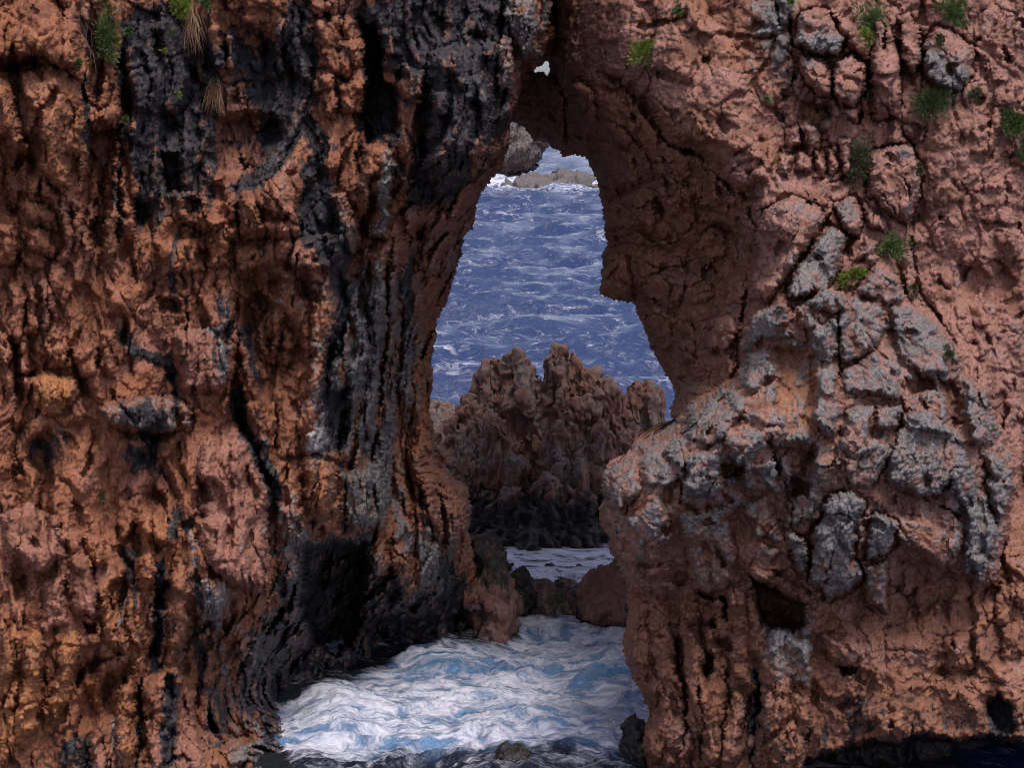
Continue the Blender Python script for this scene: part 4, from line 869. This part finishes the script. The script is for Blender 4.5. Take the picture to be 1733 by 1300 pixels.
def spires(name, label, cat, lst, h, lo, hi, mat, k=0.18, nz=1.0, black_z=0.9, zfoot=-0.6):
    X, Y, Z = grid(lo, hi, h)
    D = np.full(X.shape, 9.0, F32)
    wx = X + 0.10 * noise(X * 1.9, Y * 1.9, Z * 1.1); wy = Y + 0.10 * noise(X * 1.9 + 7, Y * 1.9, Z * 1.1)
    for (cx, cy, ct, r, sl, sq) in lst:
        rr = r + sl * np.maximum(ct - Z, 0) ** 0.85
        d = (np.hypot((wx - cx), (wy - cy) * sq) - rr) * 0.85
        d = np.maximum(d, (Z - ct) + 0.5 * np.hypot(wx - cx, wy - cy) ** 2 / max(r, .1))
        D = smin(D, d.astype(F32), k)
    rr_ = ridged(X * 2.7, Y * 2.7, Z * 0.9, 3, gain=0.55)
    D = D + nz * (0.17 * (0.62 - np.clip(rr_, 0, 1) ** 1.6) + 0.10 * noise(X * 2.6, Y * 2.6, Z * 1.6)) * 0.9
    D = np.maximum(D, zfoot - Z)
    V, Fq = surface_nets(D, lo, h)
    N = normals(V, Fq); x, y, z = V[:, 0], V[:, 1], V[:, 2]
    wz_ = z + 0.5 * x
    fa_, qa_ = facet(x * 3.0, y * 3.0, z * 1.1, tilt=1.1, off=0.6, ew=0.06); fb_, qb_ = facet(x * 8 + 4, y * 8, z * 3, tilt=1.1, off=0.5, ew=0.08)
    V = V + N * (0.12 * (fa_ - 0.2) + 0.04 * fb_ + 0.15 * (np.clip(ridged(x * 4.5, y * 4.5, wz_ * 0.8, 3, gain=0.55), 0, 1) ** 1.3 - 0.4) + 0.04 * (np.clip(ridged(x * 11 + 3, y * 11, z * 3.4, 2), 0, 1) - 0.5))[:, None]
    N = normals(V, Fq)
    c = V.mean(0); root = empty(name, (float(c[0]), float(c[1]), 0.0)); tag(root, label, cat)
    mesh_np('rock_body', V, Fq, mat, root, rock_attrs(V, N, black_z, 1.0, 0.35, 0.15, 0.34))
    return root
SY = 40.2
def sp(px, py, Y, r, sl, sq=0.8):
    a = P(px, py, Y); return (a[0], Y, a[2], r, sl, sq)
STK = [sp(868, 584, SY, .16, .20), sp(884, 598, SY, .14, .22), sp(948, 582, SY - .1, .13, .17), sp(962, 596, SY, .10, .16), sp(912, 640, SY + .1, .26, .26), sp(828, 620, SY, .12, .22), sp(846, 606, SY + .1, .12, .2), sp(802, 672, SY - .1, .14, .26), sp(776, 716, SY - .2, .14, .30),
    sp(752, 760, SY - .3, .18, .34), sp(1000, 622, SY, .14, .22), sp(1024, 634, SY, .14, .24), sp(1046, 664, SY - .1, .12, .26), sp(1074, 644, SY + .1, .12, .16), sp(1096, 652, SY + .1, .14, .16), sp(1116, 684, SY + .1, .12, .16), sp(980, 680, SY - .4, .2, .3),
    sp(842, 700, SY - .7, .13, .22), sp(938, 712, SY - .9, .08, .2), sp(1020, 716, SY - .8, .12, .22), sp(1055, 742, SY - .7, .16, .3), sp(870, 770, SY - 1.1, .12, .28), sp(818, 776, SY - .9, .13, .28), sp(790, 800, SY - .9, .14, .3), sp(980, 776, SY - 1.2, .12, .3),
    sp(926, 812, SY - 1.5, .18, .36), sp(870, 826, SY - 1.5, .2, .4), sp(985, 838, SY - 1.5, .2, .4), sp(820, 852, SY - 1.3, .2, .5), sp(770, 830, SY - .8, .2, .4), sp(1040, 800, SY - .8, .25, .4), sp(905, 884, SY - 1.9, .35, .5), sp(850, 890, SY - 1.8, .3, .5), sp(960, 890, SY - 1.7, .3, .5), sp(735, 680, SY + 1.2, .35, .3), sp(715, 690, SY + 1.0, .4, .3)]
stack = spires('sea_stack', 'jagged brown rock outcrop with twin peaks rising from the sea behind the arch', 'sea stack', STK, 0.030, (-2.3, 36.6, -0.6), (3.1, 42.4, 3.75), M_STACK, 0.10, 1.0, 0.75)

def boulder(name, label, pts, Y, depth, mat, seed, black_z, h=None, ochre=0.3, blackness=1.0, pink=0.3, grey=0.12, group=None, surf=0.0, crown=None, base=0.0):
    """rock with the outline pts (photograph pixels at distance Y), rounded to the given depth in metres"""
    p = np.array([P(x, y, Y) for x, y in pts]); lo = p.min(0) - 0.25; hi = p.max(0) + 0.25
    lo[1] = Y - depth - 0.2; hi[1] = Y + depth + 0.2; lo[2] = min(lo[2], -0.5)
    size = max(hi[0] - lo[0], hi[2] - lo[2]); h = h or size / 58
    X, Yg, Z = grid(lo, hi, h)
    s2 = poly_sdf(p[:, [0, 2]], X[:, 0, :] + 0.05 * size * noise(X[:, 0, :] * 3 / size, seed, Z[:, 0, :] * 3 / size), Z[:, 0, :])
    inr = max(s2.max(), 1e-3)
    q = np.clip(s2 / inr, -1, 1)
    half = depth * np.sqrt(np.clip(1 - (1 - np.clip(q, 0, 1)) ** 2, 0, 1))
    D = np.maximum(np.abs(Yg - Y) - half[:, None, :], 0) * 0.8 - np.minimum(np.clip(s2, -9, 9)[:, None, :] * 0.6, np.maximum(half[:, None, :] - np.abs(Yg - Y), 0))
    D = np.where(s2[:, None, :] < 0, np.maximum(D, -s2[:, None, :]), D)
    f = 3.2 / size
    D = D + size * 0.05 * (0.5 - ridged(X * f * 1.3 + seed, Yg * f * 1.3, Z * f * 0.8, 3)) + size * 0.05 * noise(X * f * 2 + seed, Yg * f * 2, Z * f * 2)
    D[:, :, 0] = 9; D[:, :, -1] = 9; D[0] = 9; D[-1] = 9; D[:, 0] = 9; D[:, -1] = 9
    V, Fq = surface_nets(D.astype(F32), lo, h); N = normals(V, Fq); x, y, z = V.T
    g = 1.0 / size; f3, q3 = facet(x * 4.5 * g + seed, y * 4.5 * g, z * 4 * g, tilt=1.0, off=0.4, ew=0.15); V = V + N * (0.07 * size * f3)[:, None]
    V = V + N * (size * 0.055 * (ridged(x * 7 * g, y * 7 * g, z * 5 * g, 4, gain=0.66) - 0.5) + size * 0.035 * fbm(x * 18 * g, y * 18 * g, z * 16 * g, 3, gain=0.65))[:, None]
    N = normals(V, Fq)
    o = mesh_np(name, V, Fq, mat, None, rock_attrs(V, N, black_z, blackness, pink, ochre, grey, 0.4, surf, crown, base), origin=(float(x.mean()), float(y.mean()), 0.0))
    return tag(o, label, 'rock', group)
boulder('boulder', 'tall boulder with black top and orange lower face at the foot of the orange cliff', [(802, 930), (815, 918), (845, 920), (856, 950), (866, 985), (882, 1030), (872, 1058), (868, 1090), (810, 1100), (798, 1030), (800, 970)], 32.2, 0.55, M_STACK, 1.0, -0.2, ochre=0.45, pink=0.0, crown=0.75, base=0.10)
boulder('boulder', 'small black rock wedged between the tall boulder and the flat dark boulder', [(868, 975), (885, 966), (900, 985), (902, 1045), (862, 1050), (858, 1000)], 33.3, 0.4, M_STACK, 5.0, 2.0)
boulder('boulder', 'flat topped dark boulder washed by foam in the gap', [(895, 1000), (905, 985), (935, 988), (960, 984), (980, 990), (988, 1010), (984, 1055), (895, 1058)], 33.4, 0.55, M_STACK, 9.0, 2.0, ochre=0.3, blackness=0.6)
boulder('boulder', 'rounded rusty brown boulder leaning against the pillar of the arch', [(972, 1030), (990, 985), (1020, 962), (1050, 950), (1085, 960), (1085, 1062), (1000, 1066), (975, 1052)], 32.9, 0.7, M_STACK, 13.0, 0.0, ochre=0.3, pink=0.0, crown=0.9, base=0.25)
boulder('boulder', 'dark rounded rock breaking the foam in open water', [(833, 1330), (840, 1275), (862, 1264), (885, 1264), (903, 1285), (902, 1335)], 25.7, 0.22, M_STACK, 17.0, 2.0)
boulder('boulder', 'black rock standing close beside the pillar foot', [(1054, 1330), (1056, 1270), (1062, 1225), (1074, 1214), (1090, 1228), (1100, 1260), (1102, 1340)], 26.0, 0.3, M_STACK, 21.0, 2.0)
boulder('boulder', 'tiny black rock awash in the streaky water below the twin peaks', [(917, 975), (923, 957), (935, 955), (942, 972), (942, 985), (918, 986)], 36.0, 0.12, M_STACK, 25.0, 2.0)
boulder('boulder', 'tiniest black rock awash beside the rusty brown boulder', [(973, 972), (977, 958), (987, 959), (988, 974), (985, 980), (975, 980)], 36.2, 0.08, M_STACK, 27.0, 2.0)
boulder('headland', 'grey brown rock headland far behind the arch under its roof', [(690, 120), (800, 130), (880, 190), (912, 215), (934, 226), (932, 246), (912, 264), (892, 284), (850, 300), (830, 312), (690, 330)], 182.0, 5.0, M_STACK, 31.0, 9.0, h=0.16, ochre=0.0, pink=0.1, grey=0.7, blackness=0.5)
boulder('reef_ledge', 'low rock reef with surf pouring over it far out', [(850, 308), (900, 300), (960, 297), (1010, 301), (1060, 304), (1080, 330), (840, 335)], 166.0, 3.5, M_STACK, 37.0, 3.0, h=0.13, blackness=0.30, pink=0.1, ochre=0.0, grey=1.0, surf=0.0)
print('rocks', time.time() - T0)
# ---------------------------------------------------------------- sea
def wave_height(x, y):
    r = np.random.RandomState(5); h = np.zeros(x.shape, F32)
    wx = x + 1.2 * noise(x * 0.16, y * 0.16, 1.5); wy = y + 1.2 * noise(x * 0.16, y * 0.16, 8.5)
    for i in range(26):
        lam = 0.42 * 1.13 ** i; a = 0.022 * lam ** 0.80 * (0.8 + 0.4 * (1.3 < lam < 4) + 0.55 * (lam >= 4))
        th = R(-86 + r.normal() * 24); k = 2 * math.pi / lam
        ph = k * (math.cos(th) * wx + math.sin(th) * wy) + r.rand() * 6.28
        mod = 0.55 + 0.9 * sstep(-0.4, 0.5, noise(x / (lam * 2.3) + i * 3.1, y / (lam * 2.3), i * 1.7))
        h += a * mod * (np.exp(np.sin(ph) - 1) * 2.3 - 1.07)
    return h
def foamy_height(x, y):
    wx = x + 0.35 * noise(x * 1.1, y * 1.1, 2.2); wy = y + 0.35 * noise(x * 1.1, y * 1.1, 6.2)
    h = 0.34 * fbm(wx * 0.62, wy * 0.8, 3.3, 2)
    h = h + 0.13 * (ridged(wx * 1.3, wy * 1.9, 5.5, 4, gain=0.55) - 0.5)
    h = h + 0.022 * (ridged(wx * 4.1, wy * 5.0, 7.5, 3) - 0.5)
    return h
py_ = np.concatenate([[2600, 2200, 1900, 1700, 1560, 1460, 1400, 1360], np.arange(1330, 250, -1.75), np.arange(250, 140, -1.2), [139, 138, 137, 136.4, 136, 135.7, 135.5, 135.35]])
px_ = np.concatenate([[-5000, -3500, -2400, -1500, -900, -500, -200, 50, 200, 300, 360], np.arange(400, 1235, 2.1), [1260, 1300, 1350, 1420, 1500], np.arange(1560, 1760, 6), [1800, 1900, 2000, 2300, 2800, 3600, 5000, 6500]])
QX, QY = np.meshgrid(px_, py_)
Yd = YW(QY); Xd = ray(QX, QY)[0] * Yd
x, y = Xd.astype(F32), Yd.astype(F32)
near = sstep(33.6, 31.8, y); mid = sstep(31.8, 33.6, y) * sstep(44, 39, y); far = sstep(40, 48, y)
dist_fade = sstep(1600, 250, y)
Hh = far * wave_height(x, y) * dist_fade * 1.05 + mid * 0.35 * wave_height(x * 1.3, y * 1.3) * 0.5
Hh = Hh + near * foamy_height(x, y) 
# calm dark strip against the foot of the left cliff, and toward the foreground
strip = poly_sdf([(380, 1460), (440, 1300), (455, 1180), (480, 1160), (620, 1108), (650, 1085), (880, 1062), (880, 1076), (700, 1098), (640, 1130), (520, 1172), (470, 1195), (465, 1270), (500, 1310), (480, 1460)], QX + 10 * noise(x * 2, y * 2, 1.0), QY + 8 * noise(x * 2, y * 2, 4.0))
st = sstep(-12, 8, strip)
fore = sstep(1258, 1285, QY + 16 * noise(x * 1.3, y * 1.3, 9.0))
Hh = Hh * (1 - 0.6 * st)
# one steep little breaker near the pillar
bw = np.exp(-((y - 29.1 - 0.25 * np.sin(x * 1.3)) / 0.28) ** 2) * sstep(0.2, 1.2, x) * near
Hh = Hh + 0.22 * bw
foam = near * sstep(1560, 1500, QX) * (0.50 - 0.42 * st - 0.34 * fore) + mid * (0.58 + 0.25 * noise(x * 0.7, y * 2.6, 12.0)) + far * 0.02
foam = foam - 0.32 * near * bw * 1.2 - 0.22 * near * np.exp(-((y - 29.9) / 0.35) ** 2) * sstep(-1.8, -0.6, x) * sstep(1.3, 0.2, x)
surf = np.exp(-((QY - 318) / 11) ** 2) * sstep(780, 830, QX) * sstep(1080, 1030, QX) + 0.8 * np.exp(-((QY - 303) / 9) ** 2 - ((QX - 850) / 45) ** 2)
foam = foam + 0.5 * surf; Hh = Hh + 0.5 * surf * (0.6 + 0.6 * noise(x * 0.8, y * 0.3, 3.0)) 
crest = sstep(0.20, 0.42, Hh) * far; foam = foam + 0.20 * crest * sstep(0.1, 0.5, noise(x * .35, y * .12, 77.0))
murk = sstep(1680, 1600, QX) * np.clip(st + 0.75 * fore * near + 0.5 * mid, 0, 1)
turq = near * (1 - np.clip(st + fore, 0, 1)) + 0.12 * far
V = np.stack([x, y, Hh], -1).reshape(-1, 3); ny, nx = x.shape; I = np.arange(nx * ny).reshape(ny, nx)
Fs = np.stack([I[:-1, :-1], I[:-1, 1:], I[1:, 1:], I[1:, :-1]], -1).reshape(-1, 4)

k = NT('sea_water')
geo = k.n('ShaderNodeNewGeometry').outputs['Position']
fa = k.attr('foam').outputs['Fac']; mu = k.attr('murk').outputs['Fac']; tq = k.attr('turq').outputs['Fac']
wn = k.n('ShaderNodeTexNoise'); wn.inputs['Scale'].default_value = 0.9; wn.inputs['Detail'].default_value = 3; k.l(geo, wn.inputs['Vector'])
wv = k.n('ShaderNodeVectorMath', operation='MULTIPLY_ADD'); k.l(wn.outputs['Color'], wv.inputs[0]); wv.inputs[1].default_value = (1.5, 1.5, 0.4); k.l(geo, wv.inputs[2])
strv = k.scalevec(wv.outputs[0], (0.75, 1.5, 1.0))
f1 = k.noise(strv, 1.7, 7, 0.7, 0.5)
f2 = k.noise(strv, 8.5, 5, 0.72, 0.6)
v1 = k.n('ShaderNodeTexVoronoi'); v1.feature = 'SMOOTH_F1'; v1.inputs['Scale'].default_value = 3.2; v1.inputs['Smoothness'].default_value = 0.4; k.l(strv, v1.inputs['Vector'])
lace = k.remap(v1.outputs['Distance'], 0.15, 0.62, -0.14, 0.20)
sm = k.math('ADD', k.math('ADD', k.math('MULTIPLY', k.math('SUBTRACT', f1, 0.5), 1.5), k.math('MULTIPLY', k.math('SUBTRACT', f2, 0.5), 0.9)), lace)
fm = k.remap(k.math('ADD', fa, sm), 0.20, 0.78)
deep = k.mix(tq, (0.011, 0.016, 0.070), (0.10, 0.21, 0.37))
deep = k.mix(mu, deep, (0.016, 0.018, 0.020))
fcol = k.mix(k.remap(f2, 0.3, 0.62), (0.34, 0.36, 0.47), (0.64, 0.63, 0.70))
k.l(k.mix(fm, deep, fcol), k.b.inputs['Base Color'])
k.l(k.remap(fm, 0, 1, 0.10, 0.75), k.b.inputs['Roughness']); k.b.inputs['IOR'].default_value = 1.33
rip = k.noise(k.scalevec(geo, (1.0, 1.0, 1)), 5.0, 5, 0.6, 0.3)
rip2 = k.noise(k.scalevec(geo, (1.0, 0.8, 1)), 1.5, 4, 0.6, 0.3)
b = k.n('ShaderNodeBump'); b.inputs['Strength'].default_value = 1.0; k.l(k.remap(fm, 0, 1, 0.16, 0.07), b.inputs['Distance'])
k.l(k.math('ADD', k.math('ADD', k.math('MULTIPLY', rip, 0.5), rip2), k.math('MULTIPLY', k.math('MULTIPLY', f2, fm), 0.35)), b.inputs['Height']); k.l(b.outputs[0], k.b.inputs['Normal'])
M_SEA = k.m
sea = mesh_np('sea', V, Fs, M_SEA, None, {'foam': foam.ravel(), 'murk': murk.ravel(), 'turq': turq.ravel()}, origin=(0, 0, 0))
tag(sea, 'choppy blue violet sea with white foam churning through the arch', kind='structure')
print('sea', time.time() - T0)
# ---------------------------------------------------------------- plants on the rock
def leaf_mat(name, a, b, trans=0.15):
    k = NT(name); r = k.n('ShaderNodeTexCoord').outputs['Object']
    k.l(k.mix(k.remap(k.noise(r, 22, 3), 0.35, 0.65), a, b), k.b.inputs['Base Color']); k.b.inputs['Roughness'].default_value = 0.6
    return k.m
M_GREEN = leaf_mat('leaf_green', (0.030, 0.065, 0.014), (0.095, 0.15, 0.03))
M_BRIGHT = leaf_mat('leaf_yellow_green', (0.06, 0.13, 0.015), (0.24, 0.26, 0.035))
M_DULL = leaf_mat('leaf_dull', (0.035, 0.055, 0.02), (0.09, 0.09, 0.035))
M_STRAW = leaf_mat('dry_straw', (0.15, 0.075, 0.04), (0.26, 0.14, 0.07))
M_TWIG = leaf_mat('dry_twig', (0.07, 0.05, 0.04), (0.15, 0.10, 0.075))
def blades(P0, DIR, L_, Wd, bend, rng):
    """bent tapering blades: roots P0, directions DIR, lengths, widths -> V, F (two quads each)"""
    n = len(P0); side = np.cross(DIR, rng.normal(size=(n, 3))); side /= np.linalg.norm(side, axis=1)[:, None] + 1e-9
    L_ = L_[:, None]; Wd = Wd[:, None]
    p1 = P0 + DIR * L_ * 0.55; d2 = DIR + bend; d2 /= np.linalg.norm(d2, axis=1)[:, None]; p2 = p1 + d2 * L_ * 0.45
    V = np.stack([P0 - side * Wd * .3, P0 + side * Wd * .3, p1 + side * Wd * .5, p1 - side * Wd * .5, p2 + side * Wd * .08, p2 - side * Wd * .08], 1).reshape(-1, 3)
    b = np.arange(n)[:, None] * 6
    return V, np.concatenate([b + [0, 1, 2, 3], b + [3, 2, 4, 5]])
PXM = lambda Y: Y / FOC
def plant(sheet, px, py, w, h, style, label, cat='plant', name='shrub', seed=0, group=None):
    rng = np.random.RandomState(seed + int(px) * 7 + int(py))
    w *= 1.2; h *= 1.15; p0, n0 = sheet.at(px, py); s = PXM(p0[1]); W_, H_ = w * s / 2, h * s / 2
    root = empty(name, tuple(float(q) for q in p0)); tag(root, label, cat, group)
    c = np.array(p0) + np.array([0, -0.5 * W_ - 0.02, 0])
    if style in ('green', 'bright', 'dull', 'twiggy'):
        nl = int(np.clip(w * h * 0.5, 50, 1400))
        u = rng.normal(size=(nl, 3)); u /= np.linalg.norm(u, axis=1)[:, None]; u[:, 1] = -np.abs(u[:, 1]) * 0.8 + 0.15
        ncl = max(4, int(w * h / 130)); cc = rng.uniform(-1, 1, (ncl, 3)); cc /= np.maximum(1, np.linalg.norm(cc, axis=1))[:, None]; ci = rng.randint(0, ncl, nl)
        rad = rng.uniform(0.2, 1.25, (nl, 1)) ** 0.7; cc *= rng.uniform(0.5, 1.25, (ncl, 1))
        off = cc[ci] * 0.72 + u * rad * 0.36
        P0 = c + off * np.array([W_, W_ * 0.7, H_]); D_ = u + cc[ci] * 0.6 + np.array([0, -0.15, 0.55]); D_ /= np.linalg.norm(D_, axis=1)[:, None]
        ll = rng.uniform(0.020, 0.05, nl); wd = rng.uniform(0.006, 0.013, nl)
        V, F_ = blades(P0, D_, ll, wd, rng.normal(size=(nl, 3)) * 0.3 + [0, 0, -0.2], rng)
        o = mesh_np('foliage', V, F_, {'green': M_GREEN, 'bright': M_BRIGHT, 'dull': M_DULL, 'twiggy': M_GREEN}[style], root, smooth=False); o['kind'] = 'stuff'
        ns = ncl * 3 + (26 if style == 'twiggy' else 0)
        tgt = c + cc[rng.randint(0, ncl, ns)] * np.array([W_, W_ * .7, H_]) * 0.8
        if style == 'twiggy': tgt[-26:] = c + np.stack([rng.normal(size=26) * W_ * .9, -rng.uniform(0, .06, 26), -H_ * rng.uniform(0.6, 2.0, 26)], 1)
        st0 = np.array(p0) + rng.normal(size=(ns, 3)) * 0.01; dv = tgt - st0; ln = np.linalg.norm(dv, axis=1)
        V, F_ = blades(st0, dv / ln[:, None], ln, np.full(ns, 0.007), rng.normal(size=(ns, 3)) * 0.25, rng)
        o = mesh_np('stems', V, F_, M_TWIG, root, smooth=False); o['kind'] = 'stuff'
    elif style == 'hang':                                # dry hanging grass
        nb = int(w * h * 0.11) + 40
        P0 = np.array(p0) + np.stack([rng.uniform(-.55, .55, nb) * W_, rng.uniform(-.05, .02, nb), rng.uniform(0.1, 1, nb) * H_], 1)
        D_ = np.stack([rng.normal(size=nb) * .30, -np.abs(rng.normal(size=nb)) * .40 - 0.05, -np.ones(nb)], 1); D_ /= np.linalg.norm(D_, axis=1)[:, None]
        V, F_ = blades(P0, D_, 2 * H_ * rng.uniform(.2, .95, nb), np.full(nb, .0055), rng.normal(size=(nb, 3)) * .12 + [0, 0, -.3], rng)
        o = mesh_np('dry_blades', V, F_, M_STRAW, root, smooth=False); o['kind'] = 'stuff'
        ng = 30; P0 = np.array(p0) + np.stack([rng.normal(size=ng) * W_ * .4, -rng.uniform(0, .05, ng), H_ * rng.uniform(.7, 1.1, ng)], 1)
        D_ = rng.normal(size=(ng, 3)) + [0, -.4, .6]; D_ /= np.linalg.norm(D_, axis=1)[:, None]
        V, F_ = blades(P0, D_, rng.uniform(.02, .045, ng), np.full(ng, .01), rng.normal(size=(ng, 3)) * .2, rng)
        o = mesh_np('green_shoots', V, F_, M_GREEN, root, smooth=False); o['kind'] = 'stuff'
    elif style == 'roots':
        nb = 60; P0 = np.array(p0) + np.stack([rng.uniform(-.8, .3, nb) * W_, rng.uniform(-.12, -.02, nb), rng.uniform(-.1, 1, nb) * H_], 1)
        D_ = np.stack([rng.normal(size=nb) * .35 + .25, -np.abs(rng.normal(size=nb)) * .2, -np.ones(nb)], 1); D_ /= np.linalg.norm(D_, axis=1)[:, None]
        V, F_ = blades(P0, D_, H_ * rng.uniform(.5, 1.2, nb), np.full(nb, .005), rng.normal(size=(nb, 3)) * .3, rng)
        o = mesh_np('dry_roots', V, F_, M_TWIG, root, smooth=False); o['kind'] = 'stuff'
    return root
for a in ((1087, 88, 46, 42, 'bright', 'yellow green leafy plant on the brow over the arch'), (1150, 15, 20, 24, 'green', 'small green tuft high on the rock beside the grey streak'),
        (1470, 32, 58, 62, 'green', 'spreading green plant in the crack above the pink boulders'), (1465, 62, 22, 34, 'bright', 'bright green sprig hanging down the vertical crack'),
        (1610, 18, 46, 46, 'green', 'dark green bush at the rock top above the charcoal faced boulder'), (1590, 68, 14, 22, 'dull', 'thin olive sprig wedged between pink pinnacles'),
        (1575, 172, 66, 46, 'twiggy', 'green cushion plant with dry grey stems hanging below'), (1645, 160, 26, 24, 'dull', 'withered olive tuft beside the green cushion plant'),
        (1712, 208, 48, 46, 'twiggy', 'green plant with dry stems on the far right wall'), (1733, 255, 24, 44, 'green', 'green bush hanging at the far right wall under another plant'),
        (1452, 272, 54, 66, 'dull', 'large dull green bush left of the cracked round boulder'), (1510, 418, 48, 46, 'green', 'round green bush between grey boulders'),
        (1440, 464, 48, 36, 'bright', 'bright green cushion on top of the grey buttress'), (1604, 597, 20, 24, 'dull', 'tiny olive tuft on the grey buttress shoulder'),
        (1295, 168, 13, 10, 'green', 'tiny green sprig at the foot of the grey streak'), (1545, 492, 14, 28, 'dull', 'thin olive plant in the crack behind the buttress'),
        (1341, 3, 18, 12, 'green', 'tiny green sprig at the very top beside the grey streak'), (1556, 288, 10, 24, 'dull', 'sparse sprig in the crack right of the cracked boulder')):
    plant(RS, *a)
for a in ((184, 62, 34, 100, 'green', 'tall green climbing plant beside the black seep'), (222, 52, 18, 18, 'green', 'small green leaves on the black seep'), (308, 14, 36, 38, 'bright', 'green leafy plant above the dry hanging grass'),
        (350, 6, 20, 18, 'green', 'small green plant at the top above the black rock'), (133, 108, 13, 16, 'green', 'small green tuft under the orange bulge'), (292, 58, 13, 10, 'green', 'tiny green sprig beside the long dry grass'),
        (280, 88, 11, 13, 'bright', 'tiny yellow green sprig on the black rock'), (302, 160, 8, 12, 'bright', 'tiniest sprig beside the lower dry grass'), (212, 202, 10, 16, 'green', 'small sprig on the edge of the drapery'), (174, 842, 9, 10, 'green', 'lone green sprig on the orange lower cliff')):
    plant(LS, *a)
plant(LS, 328, 38, 26, 62, 'hang', 'long straw coloured grass hanging over the black rock', 'grass', 'dry_grass_tuft')
plant(LS, 364, 158, 28, 44, 'hang', 'short straw coloured grass tuft on the pinkish knob', 'grass', 'dry_grass_tuft')
plant(LS, 150, 60, 60, 120, 'roots', 'tangle of dry brown roots beside the tall climbing plant', 'roots', 'dry_roots')
print('plants', time.time() - T0)
